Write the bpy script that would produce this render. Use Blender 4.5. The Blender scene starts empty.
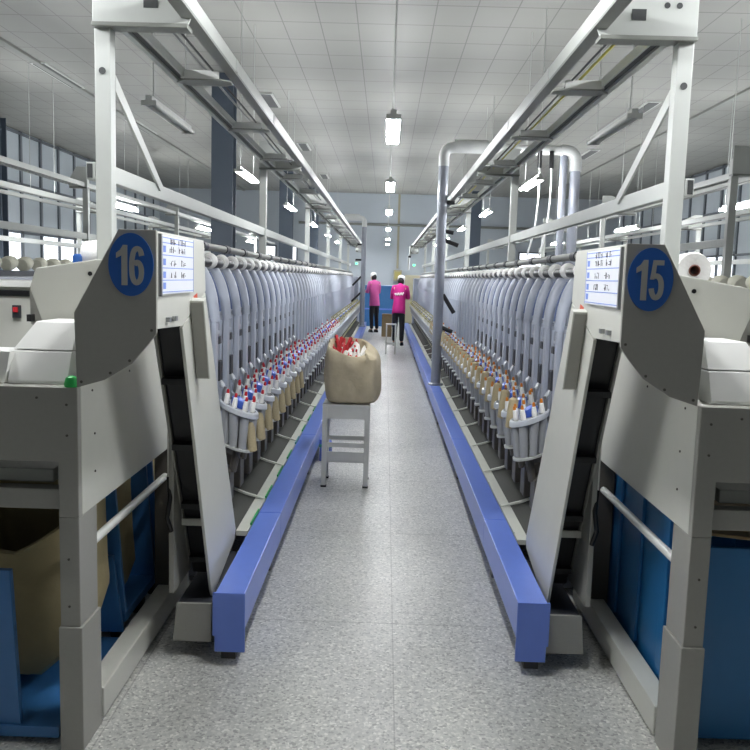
import bpy, bmesh, math, random, re
from mathutils import Vector, Matrix, noise
random.seed(7)
SC = bpy.context.scene
COL = SC.collection
PI = math.pi
ORD = ['first','second','third','fourth','fifth','sixth','seventh','eighth','ninth','tenth','eleventh','twelfth']

# ------------------------------------------------------------------ materials
MATS = {}
def lin(c):
    return tuple(((v/255.0)/12.92 if v/255.0 <= 0.04045 else ((v/255.0+0.055)/1.055)**2.4) for v in c)
def mat(name, rgb, rough=0.5, metal=0.0, noise=0.06, scale=18.0, bump=0.0, emit=None, estr=0.0, trans=0.0, coat=0.0, spec=0.5):
    m = bpy.data.materials.new(name); m.use_nodes = True
    nt = m.node_tree; N = nt.nodes; L = nt.links
    b = N['Principled BSDF']
    c = lin(rgb)
    b.inputs['Roughness'].default_value = rough
    b.inputs['Metallic'].default_value = metal
    b.inputs['Specular IOR Level'].default_value = spec
    if coat: b.inputs['Coat Weight'].default_value = coat
    if trans: b.inputs['Transmission Weight'].default_value = trans
    tc = N.new('ShaderNodeTexCoord')
    nz = N.new('ShaderNodeTexNoise'); nz.inputs['Scale'].default_value = scale; nz.inputs['Detail'].default_value = 4
    L.new(tc.outputs['Object'], nz.inputs['Vector'])
    mx = N.new('ShaderNodeMix'); mx.data_type = 'RGBA'
    mx.inputs[6].default_value = (*[v*(1-noise) for v in c], 1)
    mx.inputs[7].default_value = (*[min(1, v*(1+noise)) for v in c], 1)
    L.new(nz.outputs['Fac'], mx.inputs[0]); L.new(mx.outputs[2], b.inputs['Base Color'])
    if bump:
        bp = N.new('ShaderNodeBump'); bp.inputs['Strength'].default_value = bump; bp.inputs['Distance'].default_value = 0.01
        L.new(nz.outputs['Fac'], bp.inputs['Height']); L.new(bp.outputs['Normal'], b.inputs['Normal'])
    if emit:
        b.inputs['Emission Color'].default_value = (*lin(emit), 1); b.inputs['Emission Strength'].default_value = estr
    MATS[name] = m
    return m

M = MATS
mat('enamel_cream', (204,204,195), 0.38, noise=0.03)
mat('enamel_grey', (156,155,148), 0.45, noise=0.04, scale=60)  # plain grey on small parts; on the fronts it carries their shade in colour
mat('enamel_white', (238,238,233), 0.3, noise=0.03)
mat('frame_white', (188,191,186), 0.42, noise=0.04)
mat('rail_blue', (108,136,222), 0.3, noise=0.05)
mat('cart_blue', (58,112,168), 0.35, noise=0.08)
mat('tub_blue', (40,112,168), 0.35, noise=0.06)
mat('sign_blue', (32,92,172), 0.5, noise=0.05)
mat('digit_grey', (168,168,162), 0.5, noise=0.04)
mat('unit_blue_grey', (157,163,176), 0.36, noise=0.05)
mat('unit_arm', (186,192,205), 0.3, noise=0.04, coat=0.3)
mat('unit_grey', (150,156,168), 0.4, noise=0.05)
mat('dark_box', (58,60,66), 0.5, noise=0.1)
mat('black_belt', (34,34,36), 0.55, noise=0.15)
mat('belt_cream', (206,208,198), 0.5, noise=0.08, scale=9)
mat('plate_grey', (128,130,124), 0.4, noise=0.08, scale=7)
mat('drip_grey', (66,67,63), 0.7, spec=.2, noise=0.08, scale=7)
mat('guide_blue', (96,110,150), 0.3)
mat('disc_grey', (200,204,210), 0.32, noise=0.04)
mat('hub_blue', (70,104,200), 0.35, noise=0.06)
mat('tube_grey', (164,166,168), 0.3, noise=0.05)
mat('white_yarn', (243,242,238), 0.8, noise=0.05, scale=90, bump=0.2)
mat('cream_yarn', (222,220,202), 0.85, noise=0.06, scale=70, bump=0.2)
mat('beige_yarn', (186,172,138), 0.85, noise=0.10, scale=80, bump=0.3)
mat('orange_tip', (214,130,40), 0.45)
mat('red_tip', (190,34,44), 0.4)
mat('brown_core', (120,72,58), 0.6)
mat('black_plastic', (26,26,28), 0.4)
mat('column_paint', (74,84,96), 0.5, noise=0.08, scale=3)
mat('pipe_grey', (146,150,160), 0.3, noise=0.06, scale=6)
mat('pipe_white', (206,208,206), 0.4, noise=0.04)
mat('canvas', (200,187,158), 0.9, noise=0.14, scale=16, bump=0.9)
mat('canvas_shaded', (150,138,104), 0.9, noise=0.16, scale=12, bump=0.5)  # cart bag canvas, darkened: shade under the cabinet put into the colour
mat('stool_grey', (222,222,216), 0.4, metal=0.1, noise=0.08, scale=9)
mat('green_strip', (40,170,80), 0.4)
mat('teal_strip', (60,150,150), 0.4)
mat('paper', (232,234,240), 0.6, noise=0.02)
mat('ink_blue', (120,150,226), 0.6)
mat('ink_black', (70,70,78), 0.6)
mat('red_sticker', (214,84,50), 0.5)
mat('red_switch', (224,50,60), 0.4)
mat('steel', (150,152,154), 0.3, metal=0.7, noise=0.05)
mat('dark_steel', (84,80,74), 0.45, noise=0.1)
mat('slot_dark', (60,62,62), 0.5)
mat('tube_lit', (255,255,255), 0.4, emit=(250,252,255), estr=135.0)
mat('tube_off', (206,206,200), 0.3)
mat('lamp_housing', (196,198,194), 0.5)
mat('exit_green', (60,240,150), 0.4, emit=(60,250,150), estr=4.0)
mat('pale_wall', (176,184,191), 0.75, noise=0.03, scale=2)
mat('glazing', (178,186,192), 0.25, noise=0.10, scale=1.2)
mat('daylight_pane', (250,252,255), 0.3, emit=(240,246,255), estr=1.6)
mat('mullion', (92,98,104), 0.5)
mat('cabinet_olive', (158,154,132), 0.5)
mat('panel_yellow', (170,160,96), 0.5)
mat('skin', (206,160,134), 0.55, noise=0.04)
mat('hair_black', (26,22,22), 0.5, noise=0.2)
mat('cap_white', (232,234,232), 0.7)
mat('shirt_pink', (214,96,164), 0.8, noise=0.06, bump=0.15)
mat('shirt_magenta', (190,28,126), 0.8, noise=0.06, bump=0.15)
mat('trousers_black', (30,30,36), 0.8, noise=0.12)
mat('shoe_black', (24,24,26), 0.5)
mat('yellow_cable', (206,196,80), 0.5)
mat('cardboard', (150,130,96), 0.8, noise=0.15)
mat('olive_tray', (160,158,110), 0.6, noise=0.25, scale=6)

def math_node(nt, op, a, b=None):
    n = nt.nodes.new('ShaderNodeMath'); n.operation = op
    for i, v in enumerate((a, b)):
        if v is None: continue
        if isinstance(v, (int, float)): n.inputs[i].default_value = v
        else: nt.links.new(v, n.inputs[i])
    return n.outputs[0]

def line_mask(nt, coord, off, period, width):
    # 1 on a joint line
    f = math_node(nt, 'FRACT', math_node(nt, 'DIVIDE', math_node(nt, 'SUBTRACT', coord, off), period))
    return math_node(nt, 'LESS_THAN', f, width/period)

def floor_material():
    m = bpy.data.materials.new('terrazzo'); m.use_nodes = True
    nt = m.node_tree; N = nt.nodes; L = nt.links; b = N['Principled BSDF']
    tc = N.new('ShaderNodeTexCoord'); sp = N.new('ShaderNodeSeparateXYZ'); L.new(tc.outputs['Object'], sp.inputs[0])
    v1 = N.new('ShaderNodeTexVoronoi'); v1.inputs['Scale'].default_value = 105; L.new(tc.outputs['Object'], v1.inputs['Vector'])
    r1 = N.new('ShaderNodeValToRGB'); sepc = N.new('ShaderNodeSeparateColor'); L.new(v1.outputs['Color'], sepc.inputs[0])
    L.new(sepc.outputs[0], r1.inputs[0])
    cr = r1.color_ramp; cr.interpolation = 'CONSTANT'
    cr.elements[0].position = 0; cr.elements[0].color = (*lin((172,172,168)),1)
    cr.elements[1].position = 0.14; cr.elements[1].color = (*lin((200,200,195)),1)
    for p, c in ((0.5,(210,210,204)),(0.72,(222,221,215)),(0.93,(240,239,233))):
        e = cr.elements.new(p); e.color = (*lin(c),1)
    v2 = N.new('ShaderNodeTexNoise'); v2.inputs['Scale'].default_value = 1.1; v2.inputs['Detail'].default_value = 5; L.new(tc.outputs['Object'], v2.inputs['Vector'])
    r2 = N.new('ShaderNodeMapRange'); r2.inputs[1].default_value = .3; r2.inputs[2].default_value = .7; r2.inputs[3].default_value = .86; r2.inputs[4].default_value = 1.04
    L.new(v2.outputs['Fac'], r2.inputs[0])
    mul = N.new('ShaderNodeVectorMath'); mul.operation = 'SCALE'; L.new(r1.outputs[0], mul.inputs[0]); L.new(r2.outputs[0], mul.inputs['Scale'])
    j = math_node(nt, 'MAXIMUM', line_mask(nt, sp.outputs[1], 3.66, 1.36, 0.010), line_mask(nt, sp.outputs[0], 0.075, 1.02, 0.006))
    # tired dark specks
    v3 = N.new('ShaderNodeTexVoronoi'); v3.inputs['Scale'].default_value = 2.2; L.new(tc.outputs['Object'], v3.inputs['Vector'])
    sm = math_node(nt, 'MULTIPLY', math_node(nt, 'LESS_THAN', v3.outputs['Distance'], 0.028), 0.55)
    mk = math_node(nt, 'MAXIMUM', math_node(nt, 'MULTIPLY', j, 0.34), sm)
    mx = N.new('ShaderNodeMix'); mx.data_type = 'RGBA'; L.new(mk, mx.inputs[0]); L.new(mul.outputs[0], mx.inputs[6]); mx.inputs[7].default_value = (*lin((90,88,84)),1)
    L.new(mx.outputs[2], b.inputs['Base Color'])
    b.inputs['Roughness'].default_value = 0.36; b.inputs['Specular IOR Level'].default_value = 0.45
    M['floor'] = m
def ceiling_material():
    m = bpy.data.materials.new('ceiling_tiles'); m.use_nodes = True
    nt = m.node_tree; N = nt.nodes; L = nt.links; b = N['Principled BSDF']
    tc = N.new('ShaderNodeTexCoord'); sp = N.new('ShaderNodeSeparateXYZ'); L.new(tc.outputs['Object'], sp.inputs[0])
    j = math_node(nt, 'MAXIMUM', line_mask(nt, sp.outputs[0], 0.02, 0.45, 0.013), line_mask(nt, sp.outputs[1], 0.1, 0.72, 0.02))
    nz = N.new('ShaderNodeTexNoise'); nz.inputs['Scale'].default_value = .8; nz.inputs['Detail'].default_value = 3; L.new(tc.outputs['Object'], nz.inputs['Vector'])
    m0 = N.new('ShaderNodeMix'); m0.data_type = 'RGBA'; L.new(nz.outputs['Fac'], m0.inputs[0]); m0.inputs[6].default_value = (*lin((136,136,130)),1); m0.inputs[7].default_value = (*lin((150,150,144)),1)
    mx = N.new('ShaderNodeMix'); mx.data_type = 'RGBA'; L.new(math_node(nt,'MULTIPLY', j, .7), mx.inputs[0]); L.new(m0.outputs[2], mx.inputs[6]); mx.inputs[7].default_value = (*lin((84,84,82)),1)
    L.new(mx.outputs[2], b.inputs['Base Color']); b.inputs['Roughness'].default_value = 0.5
    M['ceiling'] = m
floor_material(); ceiling_material()

# ------------------------------------------------------------------ mesh builder
class MB:
    def __init__(s, sx=1): s.bm = bmesh.new(); s.sx = sx; s.mi = 0
    def _f(s, vs):
        try:
            f = s.bm.faces.new(vs); f.material_index = s.mi; return f
        except ValueError: return None
    def box(s, x0, x1, y0, y1, z0, z1):
        return s.prism([(x0,z0),(x1,z0),(x1,z1),(x0,z1)], 'y', y0, y1)
    def prism(s, poly, axis, a, b):
        # poly in the plane across axis: 'y'->(x,z) 'x'->(y,z) 'z'->(x,y)
        def mk(p, t):
            return {'y': (p[0], t, p[1]), 'x': (t, p[0], p[1]), 'z': (p[0], p[1], t)}[axis]
        A = [s.bm.verts.new(mk(p, a)) for p in poly]; B = [s.bm.verts.new(mk(p, b)) for p in poly]
        n = len(poly)
        s._f(A); s._f(B[::-1])
        for i in range(n): s._f([A[i], B[i], B[(i+1)%n], A[(i+1)%n]])
        return s
    def loft(s, rings, cap=True, closed=True):
        R = [[s.bm.verts.new(p) for p in r] for r in rings]; n = len(R[0])
        for a, b in zip(R, R[1:]):
            for i in range(n if closed else n-1): s._f([a[i], a[(i+1)%n], b[(i+1)%n], b[i]])
        if cap: s._f(R[0][::-1]); s._f(R[-1])
        return s
    def tube(s, pts, r, n=10, cap=True, flat=None):
        pts = [Vector(p) for p in pts]; rings = []
        prev = None
        for i, p in enumerate(pts):
            t = (pts[min(i+1, len(pts)-1)] - pts[max(i-1, 0)]).normalized()
            if prev is None:
                up = Vector((0,0,1)) if abs(t.z) < .9 else Vector((0,1,0))
                if flat: up = Vector((0,1,0))
                u = (up - t*up.dot(t)).normalized()
            else:
                u = (prev - t*prev.dot(t)).normalized()
            prev = u; w = t.cross(u)
            rr = r[i] if isinstance(r, (list, tuple)) else r
            ra, rb = (rr, rr) if not flat else (flat, rr)
            rings.append([p + u*ra*math.cos(2*PI*k/n) + w*rb*math.sin(2*PI*k/n) for k in range(n)])
        return s.loft(rings, cap)
    def lathe(s, prof, c=(0,0,0), axis=(0,0,1), n=20, cap=True):
        # prof: (radius, height)
        ax = Vector(axis).normalized(); c = Vector(c)
        up = Vector((0,0,1)) if abs(ax.z) < .9 else Vector((1,0,0))
        u = (up - ax*up.dot(ax)).normalized(); w = ax.cross(u)
        return s.loft([[c + ax*h + (u*math.cos(2*PI*k/n) + w*math.sin(2*PI*k/n))*max(r,1e-4) for k in range(n)] for r, h in prof], cap)
    def build(s, name, m, parent=None, smooth=False, bevel=0, off=None, kind=None, label=None, mods=True):
        bm = s.bm
        if s.sx < 0:
            for v in bm.verts: v.co.x *= -1
        if off is not None:
            o_ = Vector(off)
            for v in bm.verts: v.co -= o_
        bmesh.ops.remove_doubles(bm, verts=bm.verts, dist=1e-6)
        bmesh.ops.recalc_face_normals(bm, faces=bm.faces)
        if bevel:
            ed = [e for e in bm.edges if len(e.link_faces) == 2 and e.calc_face_angle(0) > .5]
            if ed: bmesh.ops.bevel(bm, geom=ed, offset=bevel, segments=2, affect='EDGES', clamp_overlap=True, profile=.6)
        me = bpy.data.meshes.new(name); bm.to_mesh(me); bm.free()
        if smooth:
            for p in me.polygons: p.use_smooth = True
            try: me.set_sharp_from_angle(angle=math.radians(38))
            except Exception: pass
        for mm in (m if isinstance(m, (list, tuple)) else [m]): me.materials.append(M[mm] if isinstance(mm, str) else mm)
        o = bpy.data.objects.new(name, me); COL.objects.link(o)
        if parent: o.parent = parent
        if kind: o['kind'] = kind
        if label: o['label'] = label
        return o

NUMW = {'16':'sixteen','15':'fifteen'}
def tag(o, label, cat, group=None, kind=None):
    label = re.sub(r'\b(16|15)\b', lambda q: NUMW[q.group(1)], label)
    if group: group = re.sub(r'\b(16|15)\b', lambda q: NUMW[q.group(1)], group)
    o['label'] = label; o['category'] = cat
    if group: o['group'] = group
    if kind: o['kind'] = kind
    return o
def thing(name, label, cat, loc=(0,0,0), group=None, rz=0):
    o = bpy.data.objects.new(name, None); COL.objects.link(o); o.empty_display_size = .1
    o.location = loc; o.rotation_euler = (0,0,rz)
    return tag(o, label, cat, group)
def struct(o): o['kind'] = 'structure'; return o
def dup(o, parent=None):
    c = o.copy(); COL.objects.link(c)
    if parent: c.parent = parent
    for ch in list(o.children): dup(ch, c)
    return c
def arc(p0, p1, p2, n=8):
    p0, p1, p2 = map(Vector, (p0,p1,p2))
    return [p0*(1-t)**2 + p1*2*t*(1-t) + p2*t*t for t in [i/n for i in range(n+1)]]

# ------------------------------------------------------------------ camera
F = 820.0; ROLL = 0.029
cam = bpy.data.cameras.new('camera'); camo = bpy.data.objects.new('camera', cam); COL.objects.link(camo)
cam.sensor_width = 36; cam.sensor_fit = 'HORIZONTAL'; cam.lens = 36*F/750; cam.clip_start = .05; cam.clip_end = 200
dx, dy = 386-375, 278-375
x0 = dx*math.cos(ROLL) + dy*math.sin(ROLL); y0 = -dx*math.sin(ROLL) + dy*math.cos(ROLL)
pitch = math.atan(-y0/F); yaw = math.atan(x0/math.hypot(F, y0))
camo.matrix_world = Matrix.Translation((0,0,1.6)) @ Matrix.Rotation(yaw,4,'Z') @ Matrix.Rotation(PI/2-pitch,4,'X') @ Matrix.Rotation(ROLL,4,'Z')
SC.camera = camo

# ------------------------------------------------------------------ room
CZ = 4.6; BY = 30.0; WX = 8.25; Y0 = -2.0
struct(MB().box(-WX, WX, Y0, BY, -.1, 0).build('floor', 'floor'))
struct(MB().box(-WX, WX, Y0, BY, CZ, CZ+.1).build('ceiling', 'ceiling'))
struct(MB().box(-WX, WX, BY, BY+.15, -.1, CZ+.1).build('wall_back', 'pale_wall'))
struct(MB().box(-WX-.15, -WX, Y0, BY+.15, -.1, CZ+.1).build('wall_left', 'pale_wall'))
struct(MB().box(WX, WX+.15, Y0, BY+.15, -.1, CZ+.1).build('wall_right', 'pale_wall'))
for i, x in enumerate((-5.2, 5.4)):
    struct(MB().box(x-.05, x+.05, 2, BY, CZ-.04, CZ-.001).build('trim_%d' % (i+1), 'plate_grey', bevel=.005))
# long side glazing: mullions as frame, panes behind
wi = 0
for s in (-1, 1):
    y = 8.05
    while y < 28.9:
        wi += 1
        y1 = y + 1.05
        w = MB(s)
        for a, b in ((y, y+.05), (y1-.05, y1)): w.box(WX-.08, WX-.002, a, b, 1.0, CZ-.02)
        for z in (1.0, 2.35, 3.42, CZ-.09): w.box(WX-.08, WX-.002, y, y1, z, z+.05)
        f = struct(w.build('window_%d' % wi, 'mullion'))
        p = MB(s).box(WX-.04, WX-.01, y+.05, y1-.05, 2.4, CZ-.09).build('pane', 'glazing', f)
        p = MB(s).box(WX-.04, WX-.01, y+.05, y1-.05, 1.05, 2.35).build('pane', 'daylight_pane' if 13 < y < 27 and wi % 4 != 3 else 'glazing', f)
        y = y1
# windows in the end wall
for cx, w in ((-4.25,.42), (-3.45,.34), (5.25,.9)):
    wi += 1
    b = MB()
    z0_, z1_ = 2.1, 2.62
    b.box(cx-w/2-.05, cx-w/2, BY-.06, BY-.002, z0_-.05, z1_+.05); b.box(cx+w/2, cx+w/2+.05, BY-.06, BY-.002, z0_-.05, z1_+.05)
    b.box(cx-w/2, cx+w/2, BY-.06, BY-.002, z0_-.05, z0_); b.box(cx-w/2, cx+w/2, BY-.06, BY-.002, z1_, z1_+.05)
    f = struct(b.build('window_%d' % wi, 'mullion'))
    MB().box(cx-w/2, cx+w/2, BY-.04, BY-.004, z0_, z1_).build('pane', 'daylight_pane', f)
# service pipe and conduit on the end wall
tag(MB().tube([(-3.2, BY-.07, 3.5), (6.0, BY-.07, 3.5)], .045, 8).build('wall_pipe', 'plate_grey', smooth=True), 'thin dark grey pipe running level across the end wall', 'pipe')
tag(MB().box(.36, .44, BY-.06, BY-.002, 1.95, CZ-.01).build('wall_conduit', 'cabinet_olive'), 'vertical pale conduit on end wall above the yellow panel box', 'conduit')
pb = thing('panel_box', 'small yellowish electrical panel box on the end wall', 'electrical box', (.42, BY, 1.5))  # electrical panel box fixed to the wall
MB().box(-.15,.15,-.16,-.002,0,.4).build('case','cabinet_olive',pb,bevel=.01); MB().box(-.11,.11,-.175,-.16,.08,.34).build('door','panel_yellow',pb)
for x, n in ((-1.08, 'behind the end of the number 16 machine'), (1.0, 'behind the end of the number 15 machine')):
    e = thing('exit_lamp', 'small green glowing exit lamp on end wall ' + n, 'lamp', (x, BY, 2.05))  # green exit lamp fixed to the wall
    MB().box(-.06,.06,-.05,-.002,.0,.08).build('case','enamel_white',e,bevel=.005)
    MB().box(-.035,.035,-.058,-.05,.015,.065).build('lamp_lens','exit_green',e)
# steel columns
for i, (x, y) in enumerate(((-2.55,12.9), (-2.55,20.9), (-2.55,28.6), (-7.97,16.9), (3.0,28.4))):
    b = MB(); hw = .165
    b.box(x-hw, x+hw, y-.15, y-.12, 0, CZ-.002); b.box(x-hw, x+hw, y+.12, y+.15, 0, CZ-.002); b.box(x-.02, x+.02, y-.12, y+.12, 0, CZ-.002)
    b.box(x-hw-.03, x+hw+.03, y-.18, y+.18, 0, .03)
    struct(b.build('column_%d' % (i+1), 'column_paint', bevel=.006))
# ceiling air slots
def slot(x, y, L, lab):
    v = thing('ceiling_vent', lab, 'vent', (x, y, CZ), 'air slots in the ceiling')
    MB().box(-.12,.12,-L/2,L/2,-.025,-.001).build('frame','lamp_housing',v,bevel=.004)
    MB().box(-.085,.085,-L/2+.04,L/2-.04,-.032,-.025).build('grille','slot_dark',v)
for x, y, n in ((-2.1,14.6,'nearest'), (-2.0,19.6,'second'), (-1.95,25.2,'farthest')):
    slot(x, y, 1.1, n + ' small dark air slot in ceiling above the number 16 machine row')
for x, y, n in ((-5.2,13.2,'nearest'), (-5.2,17.6,'farthest')):
    slot(x, y, 1.6, n + ' dark air slot along the ceiling joint before the glazed side wall')
for x, y, n in ((4.3,14.6,'nearest'), (4.6,19.6,'second'), (4.2, 25.0,'farthest')):
    slot(x, y, 1.4, n + ' dark air slot in ceiling beyond the number 15 machine')

# ------------------------------------------------------------------ lamps
def lamp(x, y, z, lit, lab, wires=True, L=1.15, grp=None, dz=0):
    t = thing('fluorescent_light', lab, 'light', (x, y, z), grp)
    b = MB(); b.prism([(-.022,.0),(-.022,.045),(.022,.045),(.022,.0)], 'y', -L/2, L/2)
    b.build('housing','lamp_housing',t,bevel=.003)
    for sx in (-1,1):
        MB().tube([(sx*.036,-L/2+.03,-.004),(sx*.036,L/2-.03,-.004)], .0145, 8).build('lamp_tube','tube_lit' if lit else 'tube_off',t,smooth=True)
    b = MB(); b.box(-.052,.052,-L/2-.002,-L/2+.03,-.02,.012); b.build('end_cap','lamp_housing',t)
    b = MB(); b.box(-.052,.052,L/2-.03,L/2+.002,-.02,.012); b.build('end_cap','lamp_housing',t)
    if wires:
        for yy in (-L/2+.12, L/2-.12):
            MB().tube([(0,yy,.044),(0,yy,CZ-z-.002)], .0045, 6).build('hanger_wire','lamp_housing',t,smooth=True)
    return t
LZ = 2.75
for y, n in ((2.75,'overhead near end of the aisle'), (6.6,'nearest of those in view'), (10.5,'second one in view'), (14.5,'third one in view'), (19.6,'fourth and smallest one in view'), (24.5, 'beyond the working people'),(28.2, 'added to brighten the end wall')):  # the last lamp is added to brighten the end wall
    lamp(0.02, y, LZ, True, 'lit twin tube light hung over the middle aisle, ' + n)
for s, mm in ((-1,'16'), (1,'15')):
    lamp(s*1.66, 2.95, LZ, True, 'lit twin tube light overhead behind the number %s head box, nearest the entrance' % mm)
    lamp(s*1.66, 6.35, LZ, False, 'unlit twin tube light hung above the number %s machine, nearest one' % mm)
    for y, n in ((9.9,'nearest lit one'), (14.3,'second lit one'), (18.8,'third lit one'), (23.4,'fourth lit one'),(27.8,'fifth lit one')):  # the fifth of each row is added to brighten the end wall
        lamp(s*1.68, y, LZ, True, 'lit twin tube light behind the back of the number %s machine, %s' % (mm, n))
    for y, n in ((8.6,'nearest one'), (13.0,'second one'), (17.5,'third one'), (22,'fourth one')):
        lamp(s*5.4, y, 2.75, True, 'lit twin tube light in the outer aisle beyond number %s, %s' % (mm, n))
for y, n in ((10.8,'nearest'), (15.6,'second'), (21.0,'farthest')):
    lamp(-3.46, y, 2.42, True, n + ' lit tube light fixed under the rail next to the glazed wall side', wires=False)
for y, n in ((9.2,'nearest'), (13.6,'second'), (19.0,'farthest')):
    lamp(3.9, y, 2.5, True, n + ' lit twin tube light over the aisle behind the loose yarn cone', wires=True)

# ------------------------------------------------------------------ text helper
def digit(ch, cx, y, cz, h, w):
    b = MB()
    if ch == '1':
        b.prism([(cx-.002,cz-h/2),(cx+.016,cz-h/2),(cx+.016,cz+h/2),(cx+.003,cz+h/2),(cx-.006,cz+h*.38),(cx-.018,cz+h*.30),(cx-.018,cz+h*.17),(cx-.002,cz+h*.24)], 'y', y-.0007, y+.0009)
        return b
    P6 = [(.36,.24),(.28,.38),(.04,.43),(-.2,.37),(-.33,.15),(-.35,-.08),(-.30,-.3),(-.12,-.43),(.1,-.43),(.29,-.34),(.36,-.17),(.30,-.01),(.14,.075),(-.04,.075),(-.165,.02)]
    P5 = [(-.165,.095),(-.02,.115),(.14,.09),(.30,.0),(.36,-.17),(.29,-.34),(.08,-.43),(-.14,-.42),(-.3,-.3),(-.34,-.2)]
    if ch == '5':
        X = lambda q: cx+q*w
        b.prism([(X(-.30),cz+.5*h),(X(.46),cz+.5*h),(X(.46),cz+.375*h),(X(-.05),cz+.375*h),(X(-.10),cz+.10*h),(X(-.165),cz+.02*h),(X(-.46),cz+.02*h)],'y',y-.0007,y+.0009)
    pts = [Vector((cx+px*w, 0, cz+pz*h)) for px, pz in (P6 if ch == '6' else P5)]
    for _ in range(2 if ch == '6' else 2):
        q = [pts[0]]
        for a_, c_ in zip(pts, pts[1:]): q += [a_*.75+c_*.25, a_*.25+c_*.75]
        pts = q+[pts[-1]]
    y -= .0003 if ch == '5' else 0
    rings = []; hw = .0078
    for i, p in enumerate(pts):
        t = (pts[min(i+1,len(pts)-1)]-pts[max(i-1,0)]).normalized(); nrm = Vector((-t.z,0,t.x))*hw
        rings.append([p+nrm+Vector((0,y-.0007,0)), p-nrm+Vector((0,y-.0007,0)), p-nrm+Vector((0,y+.0009,0)), p+nrm+Vector((0,y+.0009,0))])
    b.loft(rings)
    return b

# ------------------------------------------------------------------ end station of each machine
def end_station(s, num):
    mm = 'number %s' % num
    # ---- hopper cabinet (open frame with a wide front panel)
    base = (s*1.15, 2.6, 0)
    c = thing('bobbin_hopper_cabinet', 'grey open framed hopper cabinet standing below the number %s sign' % num, 'machine cabinet', base)
    def P(b, name, m, **k): return b.build(name, m, c, off=base, **k)
    b = MB(s); b.prism([(.97,.80),(.97,1.225),(1.75,1.225),(1.75,.983),(1.036,.983),(1.036,.80)], 'y', 2.57, 2.6); P(b,'front_panel','enamel_grey',bevel=.004)
    b = MB(s); b.prism([(2.6,.80),(3.74,.80),(3.74,1.42),(3.3,1.42),(2.6,1.225)], 'x', .97, .99); P(b,'side_panel','enamel_cream',bevel=.003)
    b = MB(s); b.prism([(.99,1.225),(1.75,1.225),(1.75,1.21),(.99,1.21)], 'y', 2.6, 3.7); P(b,'top_panel','enamel_cream')
    b = MB(s); b.box(.97,1.036,2.57,2.735,.43,.80); b.box(.962,1.040,2.562,2.742,.0,.43); P(b,'leg','enamel_grey',bevel=.004)
    b = MB(s); b.box(.97,1.05,3.72,3.86,0,.80); P(b,'leg','dark_steel',bevel=.004)
    b = MB(s); b.box(1.70,1.75,2.57,2.7,0,.983); P(b,'leg','enamel_grey',bevel=.004)
    b = MB(s); b.box(.955,1.035,2.742,4.0,.02,.13); P(b,'base_beam','enamel_cream',bevel=.006)
    b = MB(s); b.tube([(1.0,2.735,.655),(1.0,3.72,.655)], .016, 10); P(b,'guard_rail','enamel_white',smooth=True)
    b = MB(s); b.box(1.04,1.70,2.60,2.66,.817,.885); P(b,'cross_beam','enamel_grey',bevel=.004)
    b = MB(s); b.box(1.075,1.70,2.63,3.5,.90,.945); P(b,'drawer_shelf','plate_grey',bevel=.004)
    for (u, z) in ((1.005,1.17),(1.005,1.07),(1.1,1.19),(1.005,.66),(1.005,.50)):
        b = MB(s); b.lathe([(.0042,0),(.0042,.003),(.002,.004)], (u,2.57,z), (0,-1,0), 8); P(b,'screw','dark_steel')
    for (y, z) in ((2.7,1.2),(2.72,1.05),(2.72,.92),(3.1,1.22)):
        b = MB(s); b.lathe([(.0042,0),(.0042,.003),(.002,.004)], (.97,y,z), (-s*s,0,0), 8); P(b,'screw','dark_steel')
    # ---- tray chute on top
    base2 = (s*1.12, 2.72, 1.226)
    t = thing('feed_chute', 'white folded tray chute on top of the hopper cabinet by number %s' % num, 'chute', base2)
    b = MB(s); b.prism([(2.62,1.227),(2.62,1.238),(2.66,1.33),(2.76,1.33),(2.76,1.227)], 'x', 1.02, 1.215); b.build('lower_panel','enamel_white',t,off=base2,bevel=.003)
    b = MB(s)
    b.loft([[(s_*1,y,z) for s_,y,z in ((1.02,2.665,1.334),(1.215,2.665,1.334),(1.215,2.9,1.334),(1.02,2.9,1.334))],
            [(s_*1,y,z) for s_,y,z in ((1.02,2.72,1.424),(1.16,2.72,1.424),(1.16,2.9,1.424),(1.02,2.9,1.424))]]); b.build('upper_panel','enamel_white',t,off=base2,bevel=.003)
    b = MB(s); b.prism([(1.225,1.227),(1.205,1.33),(1.5,1.33),(1.5,1.227)],'y',2.62,2.76); b.build('side_panel','enamel_white',t,off=base2,bevel=.003)
    b = MB(s); b.lathe([(.022,0),(.024,.01),(.018,.03),(.006,.036)], (.995,2.59,1.2255), (0,0,1), 14); 
    tag(b.build('push_knob','green_strip',smooth=True), 'small green round knob on the cabinet edge below number %s sign' % num, 'knob') if s < 0 else b.bm.free()
    # ---- hexagonal drive cover behind
    base3 = (s*1.12, 3.0, 1.227)
    h = thing('drive_cover', 'pale grey chamfered drive cover behind the feed chute of number %s' % num, 'machine cover', base3)
    b = MB(s); b.prism([(.99,1.44),(.99,1.64),(1.03,1.636),(1.245,1.60),(1.268,1.53),(1.225,1.41),(1.225,1.227),(.99,1.227)], 'y', 2.92, 3.155); b.build('cover_shell','enamel_cream',h,off=base3,bevel=.004)
    b = MB(s); b.prism([(1.270,1.525),(1.228,1.408),(1.228,1.38),(1.272,1.40),(1.275,1.50)], 'y', 2.935, 3.155); b.build('chamfer_panel','enamel_grey',h,off=base3)
    b = MB(s); b.lathe([(.008,0),(.008,.004)], (1.05,2.92,1.585), (0,-1,0), 10); b.build('screw','black_plastic',h,off=base3)
    b = MB(s); b.box(1.255,1.272,2.90,2.93,1.41,1.435); b.build('latch','black_plastic',h,off=base3)
    # ---- numbered head box
    base4 = (s*.8, 2.8, 1.3)
    k = thing('elevator_head_box', 'angular grey head box carrying the round blue %s sign' % num, 'machine head', base4)
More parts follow.
